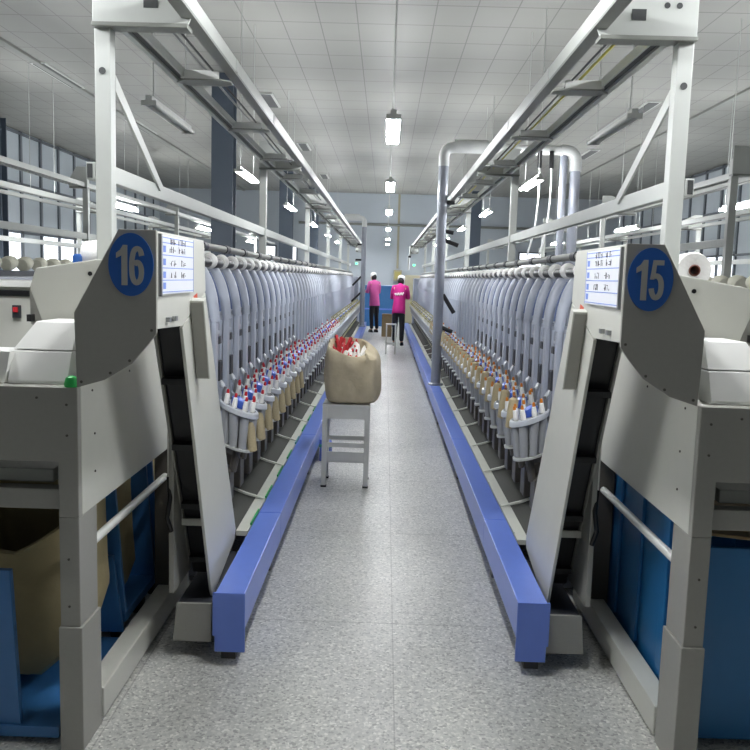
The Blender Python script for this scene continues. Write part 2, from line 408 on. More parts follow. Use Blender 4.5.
    fp = [(.698,1.724),(.812,1.724),(.951,1.468),(.945,1.236),(.86,1.262),(.775,1.315),(.72,1.38),(.698,1.41)]
    b = MB(s); b.prism(fp, 'y', 2.5, 2.512); front = b.build('front_plate','enamel_grey',k,off=base4,bevel=.002)
    ins = [(.706,1.718),(.809,1.718),(.943,1.48),(.938,1.40),(.938,1.40),(.80,1.40),(.73,1.41),(.706,1.435)]
    ins = [(.715,1.716),(.809,1.716),(.943,1.48),(.943,1.44),(.715,1.44)]
    b = MB(s); b.prism(ins,'y',2.513,3.12); b.build('box_shell','enamel_cream',k,off=base4)
    b = MB(s); b.prism([(2.513,1.424),(2.513,1.722),(3.15,1.722),(3.165,1.70),(3.19,1.53),(2.83,1.415)],'x',.698,.714); b.build('side_plate','enamel_cream',k,off=base4,bevel=.002)
    b = MB(s); b.prism([(.72,1.385),(.72,1.44),(.9,1.44),(.94,1.27),(.86,1.28),(.78,1.33)],'y',2.513,2.53); b.build('inner_plate','dark_box',k,off=base4)
    # number disc: oval plate and digits
    d = MB(s); n=40
    d.prism([(.774+.0685*math.cos(2*PI*i/n), 1.618+.095*math.sin(2*PI*i/n)) for i in range(n)], 'y', 2.4955, 2.4999); disc = d.build('number_disc','sign_blue',k,off=base4)
    for ch, du in zip(num, (-.026, .018)):
        g = digit(ch, s*.774+du, 2.4945, 1.616, .121, .043).build('number_digit', 'digit_grey', disc, off=base4)
    for (u,z) in ((.712,1.42),(.78,1.325),(.84,1.285),(.93,1.255)):
        b = MB(s); b.lathe([(.0045,0),(.0045,.003)], (u,2.5,z), (0,-1,0), 8); b.build('screw','dark_steel',front,off=base4)
    for y in (2.62, 2.70):
        b = MB(s); b.box(.685,.698,y-.012,y+.012,1.44,1.455); b.build('latch','steel',k,off=base4)
    # notice sheet in a holder on the aisle face
    nb = (s*.697, 2.78, 1.57)
    nt_ = thing('notice_sheet', 'white handwritten notice sheet with blue lines beside the %s sign' % num, 'notice', nb)
    y0_, y1_, z0_, z1_ = 2.535, 2.95, 1.53, 1.712
    b = MB(s); b.box(.690,.6975,y0_,y1_,z0_,z1_); b.build('sheet','paper',nt_,off=nb)
    b = MB(s); b.box(.688,.6985,y0_-.012,y0_,z0_-.006,z1_+.003); b.build('holder_clip','steel',nt_,off=nb)
    b = MB(s)
    for z in (.005,.042,.08,.12,.158,.174):
        b.box(.6893,.6899,y0_+.004,y1_-.004,z0_+z,z0_+z+.0025)
    b.box(.6893,.6899,y1_-.003,y1_,z0_,z1_); b.box(.6893,.6899,y0_,y0_+.003,z0_,z1_)
    for z in (.05,.09,.13,.016): b.box(.6893,.6899,(y0_ if s<0 else y1_-.06)+.015,(y0_ if s<0 else y1_-.06)+.045,z0_+z,z0_+z+.02)
    b.build('ruled_lines','ink_blue',nt_,off=nb)
    rr = random.Random(int(num))
    for z in (.05,.088,.13,.156):
        b = MB(s)
        for yy in ((.10,.14,.21,.245,.28) if z > .12 else (.11,.15,.25,.28)):
            cy = y0_+yy; cz = z0_+z
            for q in range(4):
                a = rr.uniform(-.012,.012); w = rr.uniform(.004,.02); hgt = rr.uniform(.002,.018)
                if q % 2: b.box(.6886,.6892,cy+a,cy+a+.0035,cz,cz+hgt+.004)
                else: b.box(.6886,.6892,cy+a,cy+a+w,cz+hgt,cz+hgt+.0022)
        b.build('handwriting_line','ink_black',nt_,off=nb)
    # ---- inclined bobbin elevator
    base5 = (s*.76, 3.5, 0)
    e = thing('bobbin_elevator', 'steep inclined bobbin elevator dropping from the %s head box to the blue rail' % num, 'conveyor', base5)
    def E(b, name, m, **kk): return b.build(name, m, e, off=base5, **kk)
    b = MB(s); b.prism([(2.835,1.408),(3.195,1.525),(3.90,.36),(3.87,.31),(3.37,.225),(3.34,.26)],'x',.700,.712); E(b,'side_cover','enamel_cream',bevel=.003)
    b = MB(s); b.prism([(2.91,1.42),(3.17,1.48),(3.85,.36),(3.46,.33)],'x',.82,.83); E(b,'inner_cover','enamel_grey')
    b = MB(s); b.prism([(2.93,1.41),(3.12,1.43),(3.80,.30),(3.5,.28)],'x',.713,.819); E(b,'belt','black_belt',bevel=.01)
    for i in range(4):
        t_ = (i+.7)/3.9; y = 2.93+.57*t_; z = 1.38-1.08*t_
        b = MB(s); b.prism([(y-.05,z+.0),(y+.02,z+.018),(y+.03,z+.03),(y-.05,z+.022)],'x',.722,.815); E(b,'cleat','black_belt')
    b = MB(s); b.box(.70,.83,3.33,3.345,.545,.575); E(b,'cross_strap','enamel_cream',bevel=.002)
    b = MB(s); b.box(.825,.845,3.2,3.5,.30,.95); E(b,'guide_strip','enamel_grey',bevel=.002)
    b = MB(s); b.box(.855,.865,3.25,3.3,.72,1.0); E(b,'rear_post','enamel_white',bevel=.002)
    b = MB(s); b.tube([(.85,3.22,.78),(.84,3.2,.70),(.85,3.19,.62),(.835,3.2,.56)], .01, 8); E(b,'cable','black_plastic',smooth=True)
    # guide bar on the side
    base6 = (s*.66, 3.0, 1.2)
    b = MB(s); b.prism([(2.93,1.50),(2.965,1.51),(3.075,1.215),(3.04,1.205)],'x',.648,.698)
    gb = thing('guard_bar','boxed grey guard bar on the aisle face of the number %s elevator' % num,'guard',base6)
    b.build('bar_body','enamel_cream',gb,off=base6,bevel=.003)
    b = MB(s); b.prism([(2.926,1.492),(2.929,1.492),(3.036,1.21),(3.033,1.21)],'x',.652,.694); b.build('front_strip','enamel_grey',gb,off=base6)
    b = MB(s); b.prism([(2.99,1.515),(3.045,1.525),(3.06,1.47),(3.005,1.455)],'x',.6975,.6995); b.build('warning_sticker','red_sticker',gb,off=base6)
    b = MB(s); b.prism([(3.03,1.44),(3.06,1.445),(3.07,1.41),(3.04,1.40)],'x',.6975,.6995); b.build('small_sticker','sign_blue',gb,off=base6)
    # foot box
    base7 = (s*.76, 3.4, 0)
    fb = bpy.data.objects.new('foot_box', None); COL.objects.link(fb); fb.parent = e; fb.location = Vector(base7)-Vector(base5)
    b = MB(s); b.prism([(.684,.07),(.684,.235),(.83,.235),(.845,.07)],'y',3.26,3.275); b.build('front_sheet','enamel_grey',fb,off=base7,bevel=.002)
    b = MB(s); b.box(.69,.83,3.28,3.95,.08,.225); b.build('box_body','dark_box',fb,off=base7)
    for u in (.71,.81):
        b = MB(s); b.tube([(u,3.42,0),(u,3.42,.08)],.012,8); b.build('leg','steel',fb,off=base7)

end_station(-1, '16'); end_station(1, '15')

# carts and tubs under the hoppers -------------------------------------------------
def sack(name, mtl, lab, cx, cy, w, d, z0, z1, parent=None, front_rise=0.0, seed=1, cat='canvas bag'):
    """open-topped hanging canvas bag: walls with thickness, rumpled"""
    rr = random.Random(seed); n = 36; rings = []
    def ring(h, inset, jit):
        pts = []
        for i in range(n):
            a = 2*PI*i/n; ca, sa = math.cos(a), math.sin(a)
            k = 1/max(abs(ca)**4+abs(sa)**4, 1e-6)**.25
            wob = 1 + jit*math.sin(a*5+h*7+seed) + jit*.6*math.sin(a*9-h*11)
            x = cx + (w/2-inset)*ca*k*wob; y = cy + (d/2-inset)*sa*k*wob
            z = z0 + (z1-z0)*h + (front_rise*ca if h > .7 else 0) + (.012*math.sin(a*3+seed) if h > .9 else 0)
            pts.append((x,y,z))
        return pts
    for h, ins in ((0,.06),(.04,.02),(.2,.0),(.5,.005),(.8,.01),(.97,.012),(1.0,.004),(1.01,.012),(1.0,.024),(.8,.026),(.45,.03)):
        rings.append(ring(h, ins, .022))
    b = MB(); b.loft(rings)
    return b.build(name, mtl, parent, smooth=True)
# carts beneath number 16: blue frames with canvas bags
def cart(cy, d, lab, lab2, seed, x0=1.06, x1=1.62):
    t = thing('bobbin_cart', lab, 'cart', (-(x0+x1)/2, cy, 0))
    off = (-(x0+x1)/2, cy, 0)
    b = MB(-1); b.box(x0,x1,cy-d/2,cy+d/2,.12,.16); b.build('floor_board','cart_blue',t,off=off,bevel=.004)
    for y in (cy-d/2, cy+d/2-.02):
        b = MB(-1); b.prism([(x0,.16),(x1,.16),(x1-.02,.78),(x0+.06,.78),(x0+.04,.70)],'y',y,y+.02); b.build('side_board','cart_blue',t,off=off,bevel=.003)
    b = MB(-1); b.box(x0+.03,x1,cy-d/2+.02,cy+d/2-.02,.75,.775); 
    b.bm.free()
    for (x,y) in ((x0+.06,cy-d/2+.08),(x1-.06,cy-d/2+.08),(x0+.06,cy+d/2-.08),(x1-.06,cy+d/2-.08)):
        b = MB(-1); b.lathe([(.045,-.018),(.055,-.012),(.055,.012),(.045,.018)], (x,y,.056), (1,0,0), 14); w=b.build('caster_wheel','black_plastic',t,off=off,smooth=True)
    bag = sack('canvas_bag','canvas_shaded',None,-(x0+x1)/2-.0,cy,x1-x0-.12,d-.07,.165,.72,front_rise=.03,seed=seed)
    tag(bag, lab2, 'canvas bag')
cart(3.545,.46,'blue bobbin cart beneath the number 16 cabinet, middle one seen under the rail','canvas bag hung in the middle blue cart under the number 16 cabinet',3)
cart(4.05,.40,'blue bobbin cart beneath the number 16 cabinet, deepest one','canvas bag hung in the deepest blue cart under number 16',4)
# front cart with open bag
t = thing('bobbin_cart','blue bobbin cart beneath the number 16 cabinet, at its open front','cart',(-1.3,2.9,0)); off=(-1.3,2.9,0)
b = MB(-1); b.box(1.06,1.62,2.60,3.30,.02,.06); b.build('floor_board','cart_blue',t,off=off,bevel=.004)
b = MB(-1); b.prism([(1.195,.06),(1.31,.06),(1.31,.60),(1.22,.60)],'y',2.61,2.635); b.build('side_board','cart_blue',t,off=off,bevel=.003)
b = MB(-1); b.prism([(1.06,.09),(1.62,.09),(1.60,.42),(1.10,.42)],'y',3.28,3.30); b.build('side_board','cart_blue',t,off=off,bevel=.003)
for (x,y) in ((1.12,2.8),(1.56,2.8),(1.12,3.2),(1.56,3.2)):
    b = MB(-1); b.lathe([(.006,-.018),(.0095,-.012),(.0095,.012),(.006,.018)], (x,y,.0098), (1,0,0), 14); b.build('caster_wheel','black_plastic',t,off=off,smooth=True)
bag = sack('canvas_bag','canvas_shaded',None,-1.31,3.0,.50,.50,.095,.66,front_rise=0,seed=8)
for v in bag.data.vertices:
    if v.co.z > .4: v.co.z += (v.co.z-.4)/.26*(.16*(v.co.y-2.75)/.5 + .11*max(0,(v.co.x+1.27)/.2) - .05)
    if v.co.z < .30: v.co.z += .16*max(0,(v.co.x+1.24)/.18); v.co.y += .05*max(0,.34-v.co.z)/.15*(1 if v.co.y<3 else -1)
tag(bag,'open canvas bag with rolled hem in the front cart below number 16','canvas bag')
# ring on the bag
b = MB(); b.tube([(-1.05+.012*math.cos(a),2.74,.60+.02*math.sin(a)) for a in [2*PI*i/14 for i in range(15)]], .004, 6, cap=False)
b.build('metal_ring','steel',bag,smooth=True)
# blue tub beneath number 15
t = thing('bobbin_tub','deep blue sheet metal tub beneath the number 15 cabinet','tub',(1.38,3.2,0)); off=(1.38,3.2,0)
def T(b,n,m='tub_blue',**k): return b.build(n,m,t,off=off,**k)
b=MB(); b.box(1.06,1.08,2.72,3.9,.03,.80); T(b,'side_panel',bevel=.003)
b=MB(); b.box(1.70,1.72,2.72,3.9,.03,.80); T(b,'side_panel',bevel=.003)
b=MB(); b.box(1.08,1.70,2.72,2.74,.03,.72); T(b,'end_panel',bevel=.003)
b=MB(); b.box(1.08,1.70,3.88,3.90,.03,.80); T(b,'end_panel',bevel=.003)
b=MB(); b.box(1.08,1.70,2.74,3.88,.03,.05); T(b,'bottom_panel')
for y in (3.0,3.32,3.62):
    b=MB(); b.box(1.046,1.06,y-.03,y+.03,.12,.80); T(b,'rib',bevel=.004)
b=MB(); b.box(1.05,1.06,2.74,3.88,.74,.80); T(b,'rim')
b=MB(); b.prism([(1.09,.755),(1.098,.765),(1.69,.71),(1.69,.70)],'y',2.745,3.3); T(b,'cardboard_liner','cardboard')
for (x,y) in ((1.14,2.84),(1.62,2.84),(1.14,3.78),(1.62,3.78)):
    b=MB(); b.lathe([(.01,-.018),(.014,-.012),(.014,.012),(.01,.018)], (x,y,.015), (1,0,0), 14); T(b,'caster_wheel','black_plastic',smooth=True)
b=MB(); b.lathe([(.012,0),(.012,.01),(.006,.012)], (1.06,2.72,.55),(0,-1,0),10); T(b,'bolt','steel')

# ------------------------------------------------------------------ the two long winding machines
NU = 60; PITCH = .32; YU = 4.33
def machine_body(s, num):
    YE = YU+NU*PITCH
    base = (s*1.05, 14, 0)
    m = thing('winding_machine', 'long machine bed running behind the number %s winding units' % num, 'winding machine', base)
    def P(b,n,mm,**k): return b.build(n,mm,m,off=base,**k)
    b=MB(s); b.box(.93,1.22,4.05,YE+.1,.05,.56); P(b,'bed','dark_box',bevel=.01)
    b=MB(s); b.box(1.165,1.22,4.05,YE+.1,.56,1.60); P(b,'back_panel','unit_grey')
    b=MB(s); b.tube([(1.0,4.02,1.745),(1.0,YE,1.745)],.021,10); P(b,'top_pipe','plate_grey',smooth=True)
    for i in range(0,NU,2):
        if i < 24:
            y=YU+i*PITCH+.16; b=MB(s); b.tube([(1.0,y-.05,1.745),(1.0,y+.05,1.745)],.027,10); P(b,'pipe_collar','dark_box',smooth=True)
    for i in range(8):
        y=4.2+i*2.6; b=MB(s); b.tube([(1.0,y,1.726),(1.17,y,1.6)],.012,8); P(b,'pipe_bracket','steel')
    b=MB(s); b.prism([(.74,.0),(.74,.25),(.93,.25),(.93,.0)],'y',YE+.12,YE+.6); b.bm.free()
    b=MB(s); b.box(.78,1.2,YE+.15,YE+.85,.02,1.62); P(b,'tail_housing','unit_blue_grey',bevel=.05)
    for i in range(10):
        y=4.2+i*2.1; b=MB(s); b.box(1.0,1.1,y,y+.08,0,.05); P(b,'foot','dark_steel')
    # bobbin conveyor with the blue rail
    base = (s*.7, 14, 0)
    m2 = thing('bobbin_conveyor', 'low bobbin conveyor with blue kick rail along the number %s machine' % num, 'conveyor', base)
    def Q(b,n,mm,**k): return b.build(n,mm,m2,off=base,**k)
    ys = [3.2, 4.35, 6.6, 9.4, 12.6, 16.2, 20.0, 24.0]
    for a,bb in zip(ys,ys[1:]):
        b=MB(s); b.prism([(.552,.155),(.552,.312),(.672,.312),(.672,.12),(.655,.065),(.592,.065),(.592,.155)],'y',a,bb-.004); Q(b,'blue_rail','rail_blue',bevel=.004)
    b=MB(s); b.prism([(.550,.063),(.550,.314),(.683,.314),(.683,.13),(.674,.13),(.674,.063)],'y',3.188,3.1995); Q(b,'end_cap','rail_blue',bevel=.003)
    for y in (3.26,4.3,6.5,9,11.5,14,16.5,19,21.5):
        b=MB(s); b.box(.6,.66,y,y+.06,0,.065); Q(b,'foot','dark_steel')
    b=MB(s); b.box(.676,.735,4.0,23.6,.29,.315); Q(b,'belt_strip','belt_cream')
    b=MB(s); b.prism([(.738,.312),(.905,.375),(.905,.36),(.738,.297)],'y',4.0,23.6); Q(b,'drip_plate','drip_grey')
    for i in range(14):
        y=4.6+i*.85; b=MB(s); b.prism([(.676,.318),(.79,.35),(.90,.392),(.90,.382),(.79,.338),(.676,.312)],'y',y,y+.022); Q(b,'cross_clip','belt_cream')
    for i in range(8):
        y=4.1+i*.52; b=MB(s); b.box(.672,.6795,y,y+.26,.3145,.328) if s<0 else b.box(.673,.679,y,y+.1,.3145,.322)
        Q(b,'edge_strip',('green_strip' if i!=4 else 'teal_strip') if s<0 else 'belt_cream')
    b=MB(s); b.prism([(.80,.455),(.905,.505),(.905,.495),(.80,.445)],'y',13.5,23.0); Q(b,'bobbin_tray','olive_tray')
    for y in (13.7,16,18.3,20.6,22.8):
        b=MB(s); b.box(.86,.88,y,y+.03,.355,.475); Q(b,'tray_bracket','steel')
    if s<0:
        b=MB(s); b.prism([(.46,.0),(.46,.11),(.50,.19),(.552,.19),(.552,.0)],'y',7.0,7.3); Q(b,'drive_bracket','rail_blue',bevel=.004)
        b=MB(s); b.tube([(.44,6.98,.14),(.552,6.98,.14)],.014,8); Q(b,'drive_shaft','teal_strip',smooth=True)
machine_body(-1,'16'); machine_body(1,'15')

def bobbin_proto(tip, nm='bobbin'):
    b=MB(); b.lathe([(.0135,0),(.0145,.02),(.0115,.052),(.007,.056)],n=12); o=b.build(nm,'white_yarn',smooth=True)
    b=MB(); b.lathe([(.0078,.054),(.0082,.062),(.0066,.076),(.003,.078)],n=10); b.build('tip',tip,o,smooth=True)
    return o
def unit_proto(s, detail, origin):
    off = origin
    u = bpy.data.objects.new('winding_unit', None); COL.objects.link(u); u.empty_display_size=.05
    def P(b,n,mm,par=None,**k): return b.build(n,mm,par or u,off=off,**k)
    y=0.0
    # body
    b=MB(s)
    prof=[(.915,.62),(.915,1.33),(.925,1.42),(.955,1.54),(1.0,1.61),(1.06,1.63),(1.16,1.63),(1.16,.58),(.96,.58)]
    b.prism([(.915,.72),(.915,1.36),(1.05,1.36),(1.05,.58),(.95,.58)],'y',-.128,.15); body=P(b,'housing','unit_blue_grey',bevel=.006)
    b=MB(s); b.prism([(.985,1.362),(1.0,1.60),(1.05,1.60),(1.05,1.362)],'y',-.10,.15); P(b,'back_shell','unit_grey',bevel=.004)
    b=MB(s); b.box(.884,.914,-.032,.032,.74,1.352); P(b,'front_rib','unit_arm',bevel=.012,smooth=True)
    pts=arc((.897,0,1.345),(.905,0,1.54),(1.0,0,1.655),9)
    b=MB(s); b.tube(pts,[.026,.027,.028,.029,.030,.031,.031,.030,.029,.028],12,flat=.036); P(b,'arm','unit_arm',smooth=True)
    if detail:
        pts=arc((.872,.012,1.40),(.882,.012,1.52),(.93,.012,1.605),6)
        b=MB(s); b.tube(pts,.005,8); P(b,'guide_strip','guide_blue',smooth=True)
        b=MB(s); b.box(.885,.914,.06,.12,1.22,1.26); P(b,'yarn_clearer','dark_box',bevel=.004)
        b=MB(s); b.box(.880,.914,.055,.125,1.02,1.13); P(b,'splicer','dark_box',bevel=.006)
        b=MB(s); b.box(.895,.914,.05,.13,1.275,1.29); P(b,'shelf_plate','unit_arm')
        b=MB(s); b.box(.906,.915,-.10,-.085,.78,1.34); P(b,'trim_strip','unit_arm')
        b=MB(s); b.lathe([(.012,0),(.03,.01),(.03,.018),(.01,.024)],(.885,.09,.99),(-1,0,.5),14); P(b,'yarn_guide','disc_grey',smooth=True)
        b=MB(s); b.tube(arc((.914,.0,.78),(.86,0,.86),(.84,.0,1.0),6),.008,8); P(b,'yarn_guide_arm','steel',smooth=True)
    b=MB(s); b.prism([(.80,.38),(.80,.55),(.92,.60),(.95,.57),(.95,.40)],'y',-.06,.06); P(b,'lower_block','dark_steel',bevel=.006)
    b=MB(s); b.tube([(.80,0,.54),(.772,0,.665)],.022,10); P(b,'magazine_post','dark_steel')
    # magazine
    cu,cz,R=.765,.885,.104
    def tilt(pu,py,h):   # point on the sloping disc plane (down towards the aisle)
        return (cu+pu, py, cz+h+pu*math.tan(math.radians(20)))
    n=28; slots=[(2*PI*(i+.25)/8) for i in range(8)]
    b=MB(s)
    for (r0,r1,h0,h1) in ((.0,R,-.020,.012),):
        ring=lambda r,h:[tilt(r*math.cos(2*PI*i/n),r*math.sin(2*PI*i/n),h) for i in range(n)]
        b.loft([ring(R-.004,h0),ring(R,h0+.004),ring(R,h1-.004),ring(R-.004,h1),ring(R-.012,h1),ring(R-.014,h1-.006),ring(.03,h1-.006)],cap=True)
    mg=P(b,'magazine','disc_grey',smooth=True)
    def sub(b,n,mm,**k): return b.build(n,mm,mg,off=off,**k)
    b=MB(s); b.loft([[tilt(r*math.cos(2*PI*i/16),r*math.sin(2*PI*i/16),h) for i in range(16)] for r,h in ((.040,.008),(.044,.02),(.038,.05),(.014,.062))]); sub(b,'hub','hub_blue',smooth=True)
    lr=lambda r,h:[(cu+.008+r*math.cos(2*PI*i/n),r*math.sin(2*PI*i/n),cz-.205+h+r*math.cos(2*PI*i/n)*math.tan(math.radians(16))) for i in range(n)]
    b=MB(s); b.loft([lr(.084,-.008),lr(.086,.004),lr(.078,.008),lr(.05,.0)]); sub(b,'lower_ring','frame_white',smooth=True)
    for a in slots:
        pu,py=.072*math.cos(a),.072*math.sin(a)
        t=tilt(pu,py,-.008)
        lo=(cu+.008+.062*math.cos(a),.062*math.sin(a),cz-.197+.062*math.cos(a)*.287)
        if detail:
            b=MB(s); b.tube([lo,t],[.021,.026],12); sub(b,'holder_tube','tube_grey',smooth=True)
            b=MB(s); b.tube([tilt(pu,py,.0065),tilt(pu,py,.0085)],.0185,12); sub(b,'pocket','plate_grey')
    if not detail:
        b=MB(s); b.loft([[ (cu+.008+.07*math.cos(2*PI*i/16),.07*math.sin(2*PI*i/16),cz-.197+.02*math.cos(2*PI*i/16)) for i in range(16)],
                         [tilt(.085*math.cos(2*PI*i/16),.085*math.sin(2*PI*i/16),-.011) for i in range(16)]]); sub(b,'holder_drum','tube_grey',smooth=True)
    return u, [tilt(.072*math.cos(a),.072*math.sin(a),.009) for a in slots], slots

def cop_proto(s):
    b=MB(); b.lathe([(.016,0),(.026,.006),(.028,.10),(.027,.16),(.012,.172)],n=14); o=b.build('yarn_cop','beige_yarn',smooth=True)
    b=MB(); b.lathe([(.009,.1715),(.008,.182)],n=10); b.build('tube_end','brown_core',o,smooth=True)
    return o
def package_proto(s):
    b=MB(); b.lathe([(.012,-.060),(.030,-.055),(.041,-.040),(.044,-.018),(.042,.0),(.032,.012),(.02,.015)],(0,0,0),(0,1,0),22); o=b.build('yarn_package','white_yarn',smooth=True)
    b=MB(); b.lathe([(.022,.016),(.025,.03),(.025,.20),(.014,.21)],(-s*.012,0,-.010),(0,1,0),14); b.build('core_adaptor','black_plastic',o,smooth=True)
    b=MB(); b.lathe([(.012,-.063),(.008,-.070)],(0,0,0),(0,1,0),14); b.build('core_end','cream_yarn',o,smooth=True)
    return o

SLOT_WORD = {0:'on the housing side',1:'on the far housing side',2:'on the far side',3:'on the far aisle side',4:'on the aisle side',5:'on the near aisle side',6:'on the near side',7:'on the near housing side'}
NEAR=12
for s,num,tipm,tipw in ((-1,'16','red_tip','red'),(1,'15','orange_tip','orange')):
    origin=Vector((s*1.0,0,0))
    rich,spos,_=unit_proto(s,True,origin); plain,_,_=unit_proto(s,False,origin)
    bob0=bobbin_proto(tipm); cop0=cop_proto(s); pk0=package_proto(s)
    redcap=None
    first_r=first_p=first_b=first_c=first_k=True
    far_pts=[]
    rr=random.Random(11+s)
    for i in range(NU):
        y=YU+i*PITCH
        if i<NEAR:
            o=rich if first_r else dup(rich); first_r=False
            lab='blue-grey winding unit on number %s machine, %s from the near end' % (num,ORD[i])
        else:
            o=plain if first_p else dup(plain); first_p=False
            lab='blue-grey winding unit in the distant stretch of the number %s row' % num
        o.location=(s*1.0,y,0); tag(o,lab,'winding unit','winding units of the number %s machine' % num)
        # package
        k=pk0 if first_k else dup(pk0); first_k=False
        k.location=(s*.965,y-.13,1.665+.0); k.rotation_euler=(0,s*rr.uniform(-.15,.15),0)
        where='on the %s unit from near end of number %s' % (ORD[i],num) if i<NEAR else 'in the distant stretch of the number %s row' % num
        tag(k,'round white yarn package '+where,'yarn package','yarn packages of the number %s machine' % num)
        # bobbins
        sl=[3,4,5,6,7,1] if i%3==0 else ([4,5,6,2,7,0] if i%3==1 else [3,5,6,7,1,2])
        if i==0: sl=[2,4,5,6,7,3]
        sl = sl[:6] if i<NEAR else sl[:5]
        for q in sl:
            p=spos[q]; w=Vector((s*p[0],y+p[1],p[2]))
            if i<26:
                if i>=NEAR and q==sl[-1]: continue
                bo=bob0 if first_b else dup(bob0); first_b=False
                bo.location=w; bo.rotation_euler=(rr.uniform(-.06,.06),-s*.14+rr.uniform(-.06,.06),0)
                if i<NEAR: lab='%s tipped bobbin in the %s magazine of number %s, %s' % (tipw,ORD[i],num,SLOT_WORD[q])
                else: lab='small %s tipped bobbin in the distant magazines of number %s' % (tipw,num)
                tag(bo,lab,'bobbin','bobbins in the number %s magazines' % num)
            else: far_pts.append(w)
        # cop waiting beside the disc
        if i<26 and not (s<0 and i>8):
            c=cop0 if first_c else dup(cop0); first_c=False
            if s>0: c.location=(.683,y+.125,.80); c.rotation_euler=(0,.10,0)
            else: c.location=(-.688,y-.02,.655); c.rotation_euler=(.0,-.12,0)
            where='beside the %s magazine from near end of number %s' % (ORD[i],num) if i<NEAR else 'beside the distant magazines of number %s' % num
            tag(c,'beige yarn cop standing '+where,'yarn cop','yarn cops along the number %s machine' % num)
            b=MB(s); 
            hl=None; b.bm.free()
    b=MB()
    for w in far_pts:
        b.mi=0; b.lathe([(.0145,0),(.0145,.02),(.010,.056)],w,(-s*.14,0,1),6); b.mi=1; b.lathe([(.008,.055),(.007,.076)],w,(-s*.14,0,1),6)
    tag(b.build('distant_bobbin_fill',['cream_yarn','panel_yellow'],smooth=True),'tiny yellowish bobbins at the far end of the number %s row' % num,'bobbins',None,'stuff')

